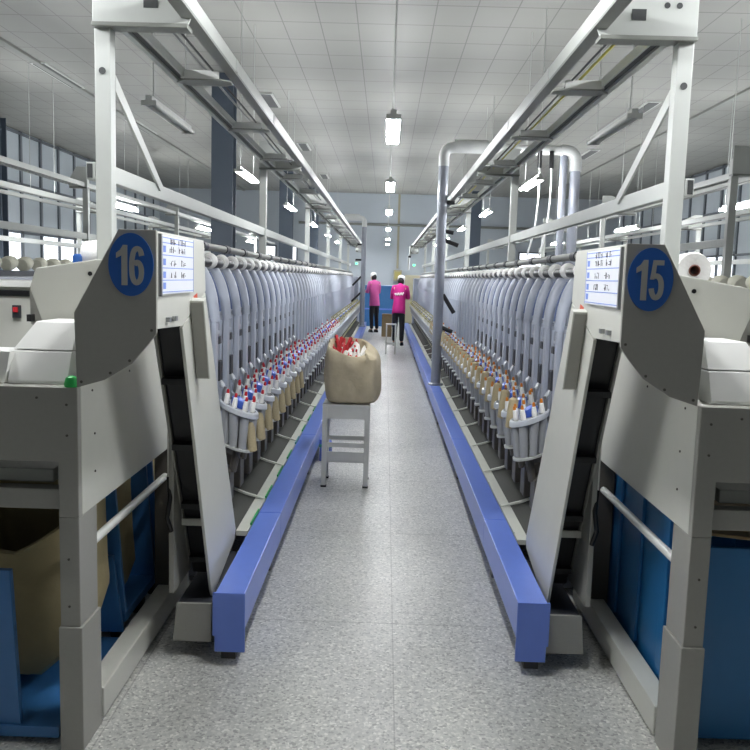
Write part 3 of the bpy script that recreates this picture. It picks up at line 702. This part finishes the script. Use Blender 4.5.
# ------------------------------------------------------------------ overhead travelling-cleaner tracks
def track(s, lab, pu=1.085, ru=.79, iu=1.01, ys=None, yend=24.6, ystart=2.7, zt=2.51, brace=True, detail=True, tie=True):
    ys = ys or [3.2+4.03*i for i in range(6)]
    base=(s*pu,ys[0],0)
    t=thing('cleaner_track_frame',lab,'overhead track',base)
    d=1 if ru<pu else -1
    def P(b,n,m,**k): return b.build(n,m,t,off=base,**k)
    b=MB(s); e0,e1=(ru-.052,ru-.024) if d>0 else (ru+.024,ru+.052); b.box(e0,e1,ystart,yend,zt+.035,zt+.10); P(b,'main_rail','frame_white',bevel=.004)
    b=MB(s); b.box(min(ru-.056*d,ru-.005*d),max(ru-.056*d,ru-.005*d),ystart,yend,zt+.022,zt+.034); P(b,'rail_lip','plate_grey')
    b=MB(s); b.box(iu+.012*d,iu+.04*d,ys[0]+.05,yend,zt,zt+.05); P(b,'side_rail','frame_white',bevel=.003)
    b=MB(s); b.box(iu-.025*d,iu+.011*d,ys[0]+.05,yend,zt+.012,zt+.03); P(b,'slotted_rail','slot_dark')
    b=MB(s); b.box(iu-.035*d,iu-.026*d,ys[0]+.05,yend,zt,zt+.04); P(b,'side_rail','frame_white')
    if detail:
        b=MB(s); b.tube([(ru+.10*d,ys[0]+.1,zt+.05),(ru+.10*d,yend,zt+.05)],.006,6); P(b,'cable','yellow_cable' if s>0 else 'steel')
        b=MB(s); b.tube([(ru+.05*d,ys[0]+.1,zt+.03),(ru+.05*d,yend,zt+.03)],.005,6); P(b,'cable','slot_dark')
    for y in ys:
        zb=1.27 if (detail and y==ys[0]) else (0 if not detail else 0)
        zb = 1.227 if (detail and y==ys[0]) else (.56 if detail else 0)
        b=MB(s); b.box(pu-.03,pu+.03,y-.03,y+.03,zb,zt+.12); P(b,'post','frame_white',bevel=.004)
        b=MB(s)
        if d>0: poly=[(pu+.031,zt),(pu+.031,zt+.22),(pu-.09,zt+.22),(ru-.035,zt+.075),(ru-.045,zt+.035),(ru-.03,zt)]
        else: poly=[(pu-.031,zt),(pu-.031,zt+.22),(pu+.09,zt+.22),(ru+.035,zt+.075),(ru+.045,zt+.035),(ru+.03,zt)]
        b.prism(poly,'y',y-.045,y-.033); P(b,'bracket_plate','frame_white',bevel=.002)
        b=MB(s); b.box(min(pu+.031*d,ru-.03*d),max(pu+.031*d,ru-.03*d),y-.06,y+.02,zt-.016,zt); P(b,'bracket_lip','plate_grey',bevel=.003)
        if detail and y==ys[0]:
            # cut-outs shown as dark recess plates and bolts
            b=MB(s); b.box(.872,.925,y-.0475,y-.0455,zt+.055,zt+.095); P(b,'bracket_slot','slot_dark')
            for u in (1.0,1.045):
                b=MB(s); b.lathe([(.011,0),(.011,.003)],(u,y-.0445,zt+.11),(0,-1,0),14); P(b,'bracket_hole','slot_dark')
            b=MB(s); b.lathe([(.013,0),(.013,.003)],(pu-.0,y-.0305,2.34),(0,-1,0),14); P(b,'post_hole','slot_dark')
            b=MB(s); b.prism([(pu+.031,1.94),(pu+.031,2.005),(pu+.066,2.005),(pu+.066,1.94)],'y',y-.03,y+.2)
            P(b,'tube_stub','frame_white',bevel=.003)
            b=MB(s); b.box(pu+.041,pu+.062,y-.032,y-.0305,1.946,1.999); P(b,'tube_opening','slot_dark')
    b=MB(s); b.box(pu-.02,pu+.02,ys[0]+.031,yend,1.935,2.0); P(b,'tie_beam','frame_white',bevel=.004)
    if brace:
        y=ys[0]; b=MB(s); b.prism([(y+.03,2.34),(y+.03,2.28),(y+.66,1.97),(y+.71,1.99)],'x',pu-.030,pu-.020); P(b,'brace','frame_white')
    if detail:
        for i in range(17):
            y=ys[0]+.83+i*1.29
            b=MB(s); b.prism([(ru-.03,y-.03),(ru+.01,y-.06),(iu-.035,y-.06),(iu+.015,y),(iu-.035,y+.06),(ru+.01,y+.06),(ru-.03,y+.03)],'z',zt-.014,zt-.007)
            P(b,'cross_tie','plate_grey')
            b=MB(s); b.box(ru+.02,iu-.02,y-.065,y-.058,zt-.007,zt+.03); P(b,'tie_flange','lamp_housing')
            b=MB(s); b.box(ru-.056,ru-.0521,y-.02,y+.02,zt+.04,zt+.095); P(b,'rail_joint','lamp_housing')
    return t
track(-1,'white overhead cleaner track on posts above the number 16 machine')
track(1,'white overhead cleaner track on posts above the number 15 machine')
track(-1,'white overhead rail frame nearest the glazed side wall, behind number 16',pu=3.38,ru=3.52,iu=3.42,ys=[5.3,9.3,13.3,17.3,21.3],yend=25,ystart=5.0,brace=False,detail=False)
track(-1,'farther white overhead rail frame close to the glazed side wall',pu=4.95,ru=4.6,iu=4.8,ys=[5.3,9.3,13.3,17.3,21.3],yend=25,ystart=5.0,brace=False,detail=False)
track(1,'white overhead rail frame behind the big loose yarn cone near number 15',pu=2.78,ru=3.15,iu=2.9,ys=[6.8,10.8,14.8,18.8,22.8],yend=25,ystart=6.5,brace=False,detail=False)
track(1,'farther white overhead rail frame two rows beyond the number 15 machine',pu=4.95,ru=4.6,iu=4.8,ys=[5.3,9.3,13.3,17.3,21.3],yend=25,ystart=5.0,brace=False,detail=False)
# travelling cleaners parked at the far end of the tracks
for s,num in ((-1,'16'),(1,'15')):
    c=thing('travelling_cleaner','grey travelling blower parked at the end of the number %s track' % num,'cleaner',(s*.76,24.0,2.3))
    off=(s*.76,24.0,2.3)
    b=MB(s); b.box(.64,.9,23.8,24.3,2.32,2.56); b.build('motor_box','plate_grey',c,off=off,bevel=.03)
    b=MB(s); b.lathe([(.09,0),(.1,.03),(.1,.1),(.06,.13)],(.77,23.8,2.42),(0,-1,0),18); b.build('fan_cover','lamp_housing',c,off=off,smooth=True)
    b=MB(s); b.tube([(.66,23.95,2.33),(.63,23.95,2.2),(.62,23.95,1.85)],[.035,.03,.03],10); b.build('blower_hose','pipe_white',c,off=off,smooth=True)
    b=MB(s); b.box(.6,.68,23.9,24.0,2.2,2.26); b.build('nozzle','black_plastic',c,off=off,bevel=.006)

# ------------------------------------------------------------------ neighbour machine rows
def row(s, uc, y0, n, lab, plab, yarn):
    base=(s*(uc+.1),y0+3,0)
    m=thing('winding_machine',lab,'winding machine',base)
    b=MB(s); b.box(uc-.08,uc+.22,y0-.2,y0+n*.32,.05,1.52); b.build('body','unit_grey',m,off=base,bevel=.02)
    b=MB(s); b.box(uc+.02,uc+.08,y0-.2,y0+n*.32,1.52,1.57); b.build('package_cradle','dark_box',m,off=base)
    b=MB(s); b.box(uc,uc+.2,y0,y0+n*.32-.2,0,.05); b.build('foot','dark_steel',m,off=base)
    b=MB(); b.lathe([(.02,-.075),(.05,-.072),(.064,-.055),(.066,-.02),(.062,.03),(.052,.07),(.03,.076)],(0,0,0),(0,1,0),22); o=b.build('yarn_package',yarn,smooth=True)
    b=MB(); b.lathe([(.03,.077),(.014,.095)],(0,0,0),(0,1,0),12); b.build('core_adaptor','black_plastic',o,smooth=True)
    for i in range(n):
        k=o if i==0 else dup(o)
        k.location=(s*(uc+.05),y0+.15+i*.32,1.635); k.rotation_euler=(.16,0,0)
        tag(k, plab+((', %s from the near end' % ORD[i]) if i<6 else ', in its distant part'),'yarn package',plab)
row(-1,3.30,6.2,40,'grey back of the neighbouring winding machine beside the glazed wall','cream yarn package on the machine row near the glazed wall','cream_yarn')
row(1,2.65,5.9,40,'grey back of the neighbouring winding machine behind the loose yarn cone','cream yarn package on the machine row behind number 15','cream_yarn')
# white control cabinet at the picture edge
for s,num in ((-1,'16'),):
    base=(s*1.75,3.8,0)
    c=thing('control_cabinet','white control cabinet with red switch beside the number 16 drive cover','cabinet',base)
    b=MB(s); b.box(1.78,2.4,4.15,4.7,0,1.50); b.build('body','enamel_cream',c,off=base,bevel=.01)
    b=MB(s); b.box(1.76,2.42,4.13,4.72,1.50,1.53); b.build('top_panel','enamel_white',c,off=base,bevel=.004)
    b=MB(s); b.box(1.80,1.98,4.138,4.1495,1.455,1.485); b.build('handle_slot','black_plastic',c,off=base,bevel=.004)
    b=MB(s); b.box(1.845,1.885,4.13,4.1495,1.345,1.41); sw=b.build('switch_plate','dark_box',c,off=base,bevel=.003)
    b=MB(s); b.box(1.853,1.877,4.12,4.13,1.375,1.40); b.build('rocker','red_switch',sw,off=base,bevel=.002)
    b=MB(s); b.box(1.80,2.38,4.16,4.7,.0,.06); b.bm.free()
base=(1.9,4.3,0)
c=thing('control_cabinet','pale control cabinet standing beyond the number 15 drive cover','cabinet',base)
b=MB(); b.box(1.78,2.4,4.15,4.7,0,1.44); b.build('body','enamel_cream',c,off=base,bevel=.01)
b=MB(); b.box(1.76,2.42,4.13,4.72,1.44,1.47); b.build('top_panel','enamel_white',c,off=base,bevel=.004)
b=MB(); b.box(1.80,1.98,4.138,4.1495,1.40,1.425); b.build('handle_slot','black_plastic',c,off=base)

# loose cones on top of the drive covers
def cone(s,u,y,z,r,lab,tilt=0):
    c=thing('yarn_cone',lab,'yarn cone',(s*u,y,z))
    b=MB(); b.lathe([(.30*r,-.005),(.30*r,-.07),(.93*r,-.075),(r,-.06),(.97*r,.03),(.86*r,.085),(.80*r,.09),(.25*r,.09)],(0,0,0),(0,1,0),36,cap=False); b.build('yarn','white_yarn',c,smooth=True)
    b=MB(); b.lathe([(.32*r,-.078),(.27*r,-.08),(.25*r,-.07),(.2*r,.06),(.22*r,.095),(.28*r,.095)],(0,0,0),(0,1,0),20,cap=False); b.lathe([(.2*r,.06),(.01,.061)],(0,0,0),(0,1,0),20,cap=False); b.build('core_tube','brown_core',c,smooth=True)
    return c
cone(1,1.20,3.37,1.665,.072,'big white yarn cone with brown core lying by the number 15 post')
cc=cone(-1,1.14,3.36,1.655,.068,'white yarn cone half hidden behind the number 16 post'); cc.rotation_euler=(0,0,PI/2)
for s,num in ((1,'15'),(-1,'16')):
    sh=thing('cone_shelf','small grey shelf holding the loose yarn cone behind number %s' % num,'shelf',(s*1.2,3.4,1.227))
    b=MB(s); b.box(1.10,1.29,3.25,3.47,1.57,1.585); b.build('shelf_board','enamel_grey',sh,off=(s*1.2,3.4,1.227))
    b=MB(s); b.box(1.14,1.27,3.44,3.46,1.227,1.57); b.build('stand','enamel_grey',sh,off=(s*1.2,3.4,1.227))
    b=MB(s); b.box(1.135,1.275,3.25,3.26,1.585,1.60); b.build('stop_lip','enamel_grey',sh,off=(s*1.2,3.4,1.227))
b=MB(-1); b.lathe([(.018,0),(.018,.05),(.012,.06)],(1.23,3.28,1.60),(0,0,1),14)
tag(b.build('tube_stub','sign_blue',smooth=True),'small blue tube stub beside the half hidden white cone','tube')

# ------------------------------------------------------------------ suction pipes
def pipe(s,x,y,r,zb,zt,xe,lab,hooks,rear=True):
    base=(s*x,y,zb)
    t=thing('suction_pipe',lab,'pipe',base)
    def P(b,n,m,**k): return b.build(n,m,t,off=base,**k)
    b=MB(s); b.tube([(x,y,zb),(x,y,zt-.22)],r,20); P(b,'riser','pipe_grey',smooth=True)
    b=MB(s); b.tube([(x,y,zt-.22)]+arc((x,y,zt-.12),(x,y,zt),(x+.12,y,zt),8)+[(x+.16,y,zt)],r*1.06,20); P(b,'elbow','pipe_white',smooth=True)
    b=MB(s); b.tube([(x+.12,y,zt+r*.3),(x+.52,y,zt+r*.3)],r*1.35,20); P(b,'sleeve','pipe_white',smooth=True)
    b=MB(s); b.tube([(x+.5,y,zt),(xe-.16,y,zt)],r*.95,20); P(b,'cross_pipe','pipe_white',smooth=True)
    if rear:
        b=MB(s); b.tube([(xe-.18,y,zt)]+arc((xe-.15,y,zt),(xe,y,zt),(xe,y,zt-.15),8)+[(xe,y,zt-.24)],r*1.2,20); P(b,'rear_elbow','pipe_white',smooth=True)
        b=MB(s); b.tube([(xe,y,zt-.2),(xe,y,0)],r*1.0,20); P(b,'rear_riser','pipe_grey',smooth=True)
        b=MB(s); b.tube([(xe-.14,y,zt),(xe-.14,y,0)],r*.75,20); P(b,'rear_riser','pipe_grey',smooth=True)
        for u in (xe-.44,xe-.30):
            b=MB(s); b.tube([(u,y-.06,zt-.02),(u,y-.07,zt-.22)],.028,10); P(b,'hose_clamp','black_plastic',smooth=True)
            b=MB(s); b.tube(arc((u,y-.07,zt-.2),(u+.03,y-.1,zt-.8),(u-.1,y-.1,zt-1.25),8),.011,8); P(b,'hose','pipe_white',smooth=True)
    for z,dz,L in hooks:
        b=MB(s); b.tube([(x+r*.8,y,z),(x+r*.8+L,y-.02,z+dz)],.026,10); P(b,'nozzle','black_plastic',smooth=True)
    b=MB(s); b.lathe([(r*1.5,0),(r*1.5,.02),(r*1.05,.03)],(x,y,zb),(0,0,1),20); P(b,'flange','pipe_grey',smooth=True)
pipe(1,.625,10.0,.060,.314,3.16,2.19,'thick grey suction pipe rising from the blue rail of number 15',((2.52,0,.10),(2.18,-.02,.10),(2.07,-.06,.16),(1.42,-.22,.14),(1.02,-.05,.13)))
pipe(-1,.60,21.6,.064,.314,3.12,1.9,'thick grey suction pipe far down the number 16 machine',((2.45,0,.12),(2.05,0,.16),(1.62,-.24,.22),(1.2,-.24,.24)),rear=False)

# ------------------------------------------------------------------ stool, sack and its bobbins
SX,SY=-.272,6.28
st=thing('metal_stool','grey metal stool in the aisle carrying the canvas sack','stool',(SX,SY,0))
b=MB(); b.box(-.18,.18,-.16,.16,.625,.64); b.build('seat','stool_grey',st,bevel=.004)
for (x,y) in ((-.16,-.14),(.16,-.14),(-.16,.14),(.16,.14)):
    b=MB(); b.box(x-.018,x+.018,y-.018,y+.018,0.012,.625); lg=b.build('leg','stool_grey',st,bevel=.003)
    b=MB(); b.box(x-.021,x+.021,y-.021,y+.021,0,.014); b.build('foot_cap','black_plastic',lg)
b=MB(); b.box(-.142,.142,-.155,-.14,.53,.624); b.build('apron','stool_grey',st)
b=MB(); b.box(-.142,.142,.14,.155,.53,.624); b.build('apron','stool_grey',st)
b=MB(); b.box(-.168,-.152,-.122,.122,.53,.624); b.build('apron','stool_grey',st)
b=MB(); b.box(.152,.168,-.122,.122,.53,.624); b.build('apron','stool_grey',st)
b=MB(); b.box(-.142,.142,-.15,-.138,.31,.345); b.build('stretcher','stool_grey',st)
b=MB(); b.box(-.142,.142,.138,.15,.31,.345); b.build('stretcher','stool_grey',st)
b=MB(); b.box(-.142,.142,-.135,.135,.19,.205); b.build('lower_shelf','stool_grey',st)
b=MB(); b.box(-.142,.142,-.15,-.138,.205,.275); b.build('stretcher','stool_grey',st)

def big_sack():
    rr=random.Random(5); n=72; W,D=.40,.36; cx,cy=SX+.03,SY
    rings=[]
    #  height, half-w left, half-w right, half-d
    prof=[(.0,.165,.175,.14),(.02,.19,.205,.17),(.10,.205,.215,.18),(.22,.205,.225,.19),(.32,.195,.225,.19),(.40,.175,.205,.18),(.44,.16,.17,.17),(.455,.15,.145,.16),(.45,.14,.13,.15),(.42,.132,.124,.145),(.33,.13,.12,.14)]
    for k,(h,wl,wr,d) in enumerate(prof):
        ring=[]
        for i in range(n):
            a=2*PI*i/n; ca,sa=math.cos(a),math.sin(a); kk=1/(abs(ca)**3.5+abs(sa)**3.5)**(1/3.5)
            fold=1+(.040*math.sin(a*7+h*16)+.022*math.sin(a*13-h*23)+.026*math.sin(a*4+h*28))*min(1,h*6)
            if k>8: fold=1
            x=(wr if ca>0 else wl)*ca*kk*fold; y=d*sa*kk*fold
            z=.642+h
            if h>.3: z+=(.11*(sa*.5+.5)+.012*math.sin(a*2+.6)-.07-.02*ca)*(h-.3)/.15; x-=.03*(h-.3)/.15
            x+= .014*math.sin(h*20)*0.5
            ring.append((cx+x,cy+y,z))
        rings.append(ring)
    b=MB(); b.loft(rings); o=b.build('canvas_sack','canvas',smooth=True)
    for v in o.data.vertices:
        p=v.co; k=min(1,max(0,(p.z-.66)/.08))
        if p.z<1.02: v.co += Vector((p.x-cx,p.y-cy,0)).normalized()*k*(.030*noise.noise(Vector((p.x*7,p.y*7,p.z*11)))+.014*noise.noise(Vector((p.x*17,p.y*17,p.z*24+5))))
    sub=o.modifiers.new('smooth','SUBSURF'); sub.levels=1; sub.render_levels=1
    b=MB(); pts=[(cx+.02+.0,cy-.155,1.06)]
    b.tube([(cx+.11,cy-.172,1.03),(cx+.125,cy-.19,1.0),(cx+.11,cy-.195,.97)],.012,8); b.build('tie_cord','canvas',o,smooth=True)
    return tag(o,'bulging beige canvas sack of bobbins standing on the metal stool','sack')
big_sack()
rb=bobbin_proto('red_tip'); wb=bobbin_proto('white_yarn')
b=MB(); b.lathe([(.008,0),(.012,.01),(.0135,.03),(.012,.11),(.016,.13),(.010,.134)],n=12); red0=b.build('bobbin_tube','red_tip',smooth=True)
b=MB(); b.lathe([(.007,.1335),(.006,.145)],n=10); b.build('tube_end','brown_core',red0)
b=MB(); b.lathe([(.008,0),(.02,.012),(.022,.05),(.016,.085),(.008,.09)],n=14); wh0=b.build('bobbin','white_yarn',smooth=True)
b=MB(); b.lathe([(.0075,.0895),(.007,.112)],n=10); b.build('tip','red_tip',wh0)
rr=random.Random(21); fr=fw=True
for i in range(16):
    o=red0 if fr else dup(red0); fr=False
    a=(i%4)*.026; bb=(i//4)*.05
    o.location=(SX-.085+a*.8+rr.uniform(-.008,.008),SY-.07+bb*.8+rr.uniform(-.01,.01),.955+.025*(i//4)+.010*(i%3)); o.rotation_euler=(rr.uniform(-1.2,-.5),rr.uniform(-.5,.5),rr.uniform(-.6,.6))
    tag(o,'red bobbin tube in the heap inside the canvas sack','bobbin tube','red tubes in the canvas sack')
for i in range(28):
    o=wh0 if fw else dup(wh0); fw=False
    a=i%7; bb=i//7
    o.location=(SX-.085+a*.031+rr.uniform(-.008,.008),SY-.10+bb*.055+rr.uniform(-.01,.01),.915+.03*bb+rr.uniform(0,.015)); o.rotation_euler=(rr.uniform(-1.2,-.2),rr.uniform(-.6,.6),rr.uniform(-.6,.6))
    tag(o,'white yarn bobbin with red tip in the canvas sack on the stool','bobbin','white bobbins in the canvas sack')
bpy.data.objects.remove(rb.children[0]); bpy.data.objects.remove(rb); bpy.data.objects.remove(wb.children[0]); bpy.data.objects.remove(wb)
# second small stand by the magenta worker
st2=thing('metal_stand','slim grey metal stand beside the worker in magenta','stand',(.15,17.4,0))
b=MB(); b.box(-.12,.1,-.12,.12,.62,.64); b.build('top','stool_grey',st2)
for (x,y) in ((-.105,-.105),(.085,-.105),(-.105,.105),(.085,.105)):
    b=MB(); b.box(x-.015,x+.015,y-.015,y+.015,0,.62); b.build('leg','stool_grey',st2)
b=MB(); b.box(-.09,.07,-.112,-.098,.2,.25); b.build('stretcher','stool_grey',st2)
# blue machine and cabinets at the end of the aisle
e=thing('blue_bin','large blue bin closing the end of the aisle behind the workers','bin',(-.3,27.5,0))
b=MB(); b.prism([(-.85,0),(-.85,1.25),(-.75,1.35),(.22,1.35),(.30,1.2),(.30,0)],'y',27.2,27.9); b.build('body','cart_blue',e,off=(-.3,27.5,0),bevel=.03)
b=MB(); b.box(-.8,.25,27.185,27.199,.55,.6); b.build('band','rail_blue',e,off=(-.3,27.5,0))
k=thing('tall_cabinet','tall olive grey cabinet against the end wall by number 15','cabinet',(.93,28.9,0))
b=MB(); b.box(-.27,.27,-.2,.2,.05,1.72); b.build('body','cabinet_olive',k,bevel=.01)
for z in (.1,.92):
    b=MB(); b.box(-.25,.25,-.215,-.201,z,z+.76); d_=b.build('door','cabinet_olive',k,bevel=.004)
    b=MB(); b.box(.15,.18,-.235,-.2155,z+.34,z+.44); b.build('handle','dark_steel',d_)
b=MB(); b.box(-.25,.25,-.18,.18,0,.05); b.build('plinth','dark_steel',k)
bx=thing('cardboard_carton','small tan carton on the floor between the two workers','box',(.06,22.6,0))
b=MB(); b.box(-.14,.14,-.14,.14,0,.62); b.build('body','cardboard',bx,bevel=.01)
b=MB(); b.box(-.14,0,-.2,-.14,.60,.62); b.build('flap','cardboard',bx)

# ------------------------------------------------------------------ people
def skin_mesh(nodes, edges, sub=2, sx=1.0):
    me=bpy.data.meshes.new('b'); me.from_pydata([n[0] for n in nodes],edges,[])
    ob=bpy.data.objects.new('b',me); COL.objects.link(ob)
    ob.modifiers.new('s','SKIN'); sd=ob.modifiers.new('d','SUBSURF'); sd.levels=sub; sd.render_levels=sub
    lay=me.skin_vertices[0].data
    for v,n in zip(lay,nodes):
        r=n[1]; v.radius=(r,r) if not isinstance(r,tuple) else r
    lay[0].use_root=True
    bpy.context.view_layer.update()
    dg=bpy.context.evaluated_depsgraph_get()
    m2=bpy.data.meshes.new_from_object(ob.evaluated_get(dg))
    bpy.data.objects.remove(ob)
    bm=bmesh.new(); bm.from_mesh(m2); return bm
def person(loc, rz, lean, shirt, lab, scale, sq, logo=False):
    root=thing('person',lab,'person',loc,rz=rz)
    hip=.86
    def L(z,x=0,y=0):   # upper body leaning forward (towards +y) about the hip
        d=z-hip
        return (x, y+d*math.sin(lean), hip+d*math.cos(lean))
    sh=1.36
    head_c=Vector(L(1.53)); head_c.y+=.05*math.sin(lean)+.03; head_c.z-=.04*lean
    N=[((0,0,hip),(.135,.105)), (L(1.02),(.128,.098)), (L(1.2),(.15,.105)), (L(1.33),(.13,.09)), (L(1.40),.055), (L(1.455,0,.01),.05)]
    E=[(0,1),(1,2),(2,3),(3,4),(4,5)]
    def add(prev,p,r): N.append((p,r)); E.append((prev,len(N)-1)); return len(N)-1
    hands=[]
    for sx in (-1,1):
        a=add(3,L(sh,sx*.165),.062); el=L(sh-.24,sx*.215,.08); b_=add(a,el,.045)
        wr=Vector(el)+Vector((-sx*.06,.22,.02)); c_=add(b_,tuple(wr),.030)
        h=wr+Vector((-sx*.015,.07,-.005)); d_=add(c_,tuple(h),.034); hands.append((sx,wr,h))
        k=add(0,(sx*.085,0,hip-.08),.095); kn=add(k,(sx*.095,.02,.45),.062); an=add(kn,(sx*.10,-.03,.09),.042)
        add(an,(sx*.105,.10,.035),.036)
    bm=skin_mesh(N,E,2)
    # fingers: short chains rooted in the palm
    for sx,wr,h in hands:
        d=(h-wr).normalized(); side=d.cross(Vector((0,0,1))).normalized(); up=side.cross(d)
        for q,(o_,ln) in enumerate(((-.024,.055),(-.008,.066),(.008,.062),(.023,.048))):
            p0=h+side*o_+d*.015; p1=p0+d*ln*.55-up*.006; p2=p1+d*ln*.40-up*.022; p3=p2+d*ln*.18-up*.02
            mb=MB(); mb.bm.free(); mb.bm=bm; mb.tube([p0,p1,p2,p3],[.0095,.009,.008,.006],7)
        th=-sx; p0=h-d*.03+side*th*.02; p1=p0+side*th*.022+d*.03-up*.008; p2=p1+d*.03-up*.01
        mb=MB(); mb.bm.free(); mb.bm=bm; mb.tube([p0,p1,p2],[.012,.010,.007],7)
    # head with brow, nose, chin, ears
    hd=bmesh.new(); bmesh.ops.create_uvsphere(hd,u_segments=20,v_segments=14,radius=1)
    for v in hd.verts:
        x,y,z=v.co
        v.co=Vector((x*.078,y*.098+(.014 if z<-.2 and y>0 else 0),z*.118))
        if z<-.3: v.co.x*=1-.32*(-z-.3); v.co.y*=1-.10*(-z-.3)
        if abs(x)<.25 and y>.85 and -.35<z<.1: v.co.y+=.022*(1-abs(x)/.25)
        if abs(z)<.18 and y>.7 and .25<abs(x)<.55 and z>-.02: v.co.y-=.008
    rot=Matrix.Rotation(-lean*.9-.12,4,'X')
    for v in hd.verts: v.co=rot@v.co+head_c
    me=bpy.data.meshes.new('h'); hd.to_mesh(me); hd.free(); bm.from_mesh(me); bpy.data.meshes.remove(me)
    for sx in (-1,1):
        mb=MB(); mb.bm.free(); mb.bm=bm
        c=head_c+rot@Vector((sx*.078,-.005,0)); mb.lathe([(.012,-.01),(.022,-.004),(.022,.005),(.01,.01)],c,(sx,.15,0),10)
    T=Matrix.Diagonal((sq*scale,scale,scale,1))
    def fin(bm_,n,m):
        for v in bm_.verts: v.co=T@v.co
        bmesh.ops.recalc_face_normals(bm_,faces=bm_.faces)
        me=bpy.data.meshes.new(n); bm_.to_mesh(me); bm_.free()
        for p in me.polygons: p.use_smooth=True
        me.materials.append(M[m]); o=bpy.data.objects.new(n,me); COL.objects.link(o); o.parent=root; return o
    fin(bm,'body','skin')
    for sx in (-1,1):
        b=MB(); b.lathe([(.010,-.004),(.011,.003),(.003,.006)],head_c+rot@Vector((sx*.03,.092,.012)),rot.to_3x3()@Vector((0,1,0)),10); fin(b.bm,'eye','hair_black')
    b=MB(); b.tube([head_c+rot@Vector((x,.098-abs(x)*.5,-.055)) for x in (-.022,-.01,0,.01,.022)],.004,6); fin(b.bm,'mouth','red_tip')
    # hair under the cap
    hb=bmesh.new(); bmesh.ops.create_uvsphere(hb,u_segments=18,v_segments=12,radius=1)
    for v in hb.verts:
        x,y,z=v.co; v.co=rot@Vector((x*.086,y*.10-.02,z*.105-.004))+head_c
    fin(hb,'hair','hair_black')
    # cap with brim
    b=MB(); ax=rot.to_3x3()@Vector((0,0,1))
    b.lathe([(.093,.02),(.098,.03),(.104,.06),(.098,.10),(.07,.128),(.03,.138)],head_c,ax,24)
    fin(b.bm,'cap','cap_white')
    b=MB(); f_=rot.to_3x3()@Vector((0,1,0)); r_=Vector((1,0,0))
    rim=[head_c+ax*.03+r_*(.08*math.cos(a))+f_*(.06+.10*math.sin(a)) for a in [PI*i/10 for i in range(11)]]
    rim2=[p+ax*.008 for p in rim]
    b.loft([rim,rim2]); fin(b.bm,'cap_brim','cap_white')
    # shirt: torso and sleeves
    b=MB(); n=24
    b.loft([[Vector(L(z,rx*math.cos(2*PI*i/n)))+Vector((0,ry*math.sin(2*PI*i/n)*math.cos(lean),-ry*math.sin(2*PI*i/n)*math.sin(lean))) for i in range(n)]
            for z,rx,ry in ((hip-.13,.178,.135),(hip-.12,.184,.140),(hip+.02,.176,.134),(1.02,.160,.122),(1.2,.176,.124),(1.30,.186,.122),(1.375,.172,.112),(1.415,.105,.085),(1.435,.062,.062),(1.45,.058,.058))])
    for sx in (-1,1):
        el=Vector(L(sh-.24,sx*.215,.08))
        b.tube([L(sh+.005,sx*.10),L(sh-.005,sx*.165),L(sh-.11,sx*.197,.03),el,el+Vector((-sx*.03,.11,.01))],[.066,.074,.068,.060,.050],14)
    shirt_o=fin(b.bm,'shirt',shirt)
    NT=[((0,0,hip+.10),(.138,.112)),((0,0,hip-.04),(.14,.114))]; ET=[(0,1)]
    for sx in (-1,1):
        NT.append(((sx*.085,0,hip-.12),.105)); ET.append((1,len(NT)-1)); NT.append(((sx*.095,.02,.45),.078)); ET.append((len(NT)-2,len(NT)-1))
        NT.append(((sx*.10,-.03,.08),.062)); ET.append((len(NT)-2,len(NT)-1))
    fin(skin_mesh(NT,ET,2),'trousers','trousers_black')
    for sx in (-1,1):
        b=MB(); b.loft([[(sx*.104+w*math.cos(a),.03+l*math.sin(a),z) for a in [2*PI*i/18 for i in range(18)]] for w,l,z in ((.045,.125,0),(.05,.13,.02),(.046,.12,.05),(.034,.07,.085))]); fin(b.bm,'shoe','shoe_black')
    if logo:
        # looping white script across the back
        pts=[]
        for i in range(60):
            t=i/59; x=-.12+.24*t; z=1.16+.03*math.sin(t*34)+.02*t
            yb=-.118-.022*math.cos(x/.2*PI)
            p=Vector(L(z,x)); nrm=Vector((0,-math.cos(lean),math.sin(lean)))
            pts.append(p+nrm*(.112+.012*math.cos(x/.16*PI/2)))
        b=MB(); b.tube(pts,.009,5); o=fin(b.bm,'back_script','cap_white'); o.parent=shirt_o
    return root
person((-.315,24.2,0),.45,.10,'shirt_pink','person in pale pink shirt, black trousers and white cap, standing turned from the camera',1.06,.80)
person((.33,19.7,0),-.15,.30,'shirt_magenta','person in magenta shirt with white script on the back, bending forward',1.03,.86,logo=True)

for o in list(SC.objects):
    if o.parent or 'label' not in o.keys(): continue
    if 'fifteen' in o['label'] and .3 < o.location.x < 2.6 and o.name.split('.')[0] not in ('fluorescent_light','exit_lamp','tall_cabinet','cleaner_track_frame'):
        o.location.x += .022
        if o.name.split('.')[0] in ('bobbin_hopper_cabinet','feed_chute','drive_cover','bobbin_tub'): o.location.x += .014
    if o.name.startswith('bobbin_conveyor') and o.location.x < 0: o.location.x += .018

# ------------------------------------------------------------------ world and view
w=bpy.data.worlds.new('world'); SC.world=w; w.use_nodes=True
w.node_tree.nodes['Background'].inputs[0].default_value=(.80,.86,.92,1)
w.node_tree.nodes['Background'].inputs[1].default_value=.12
SC.view_settings.view_transform='Standard'; SC.view_settings.look='None'; SC.view_settings.gamma=1; SC.view_settings.exposure=0.0
SC.view_settings.use_curve_mapping=False
SC.cycles.max_bounces=6; SC.cycles.diffuse_bounces=4; SC.cycles.use_denoising=True
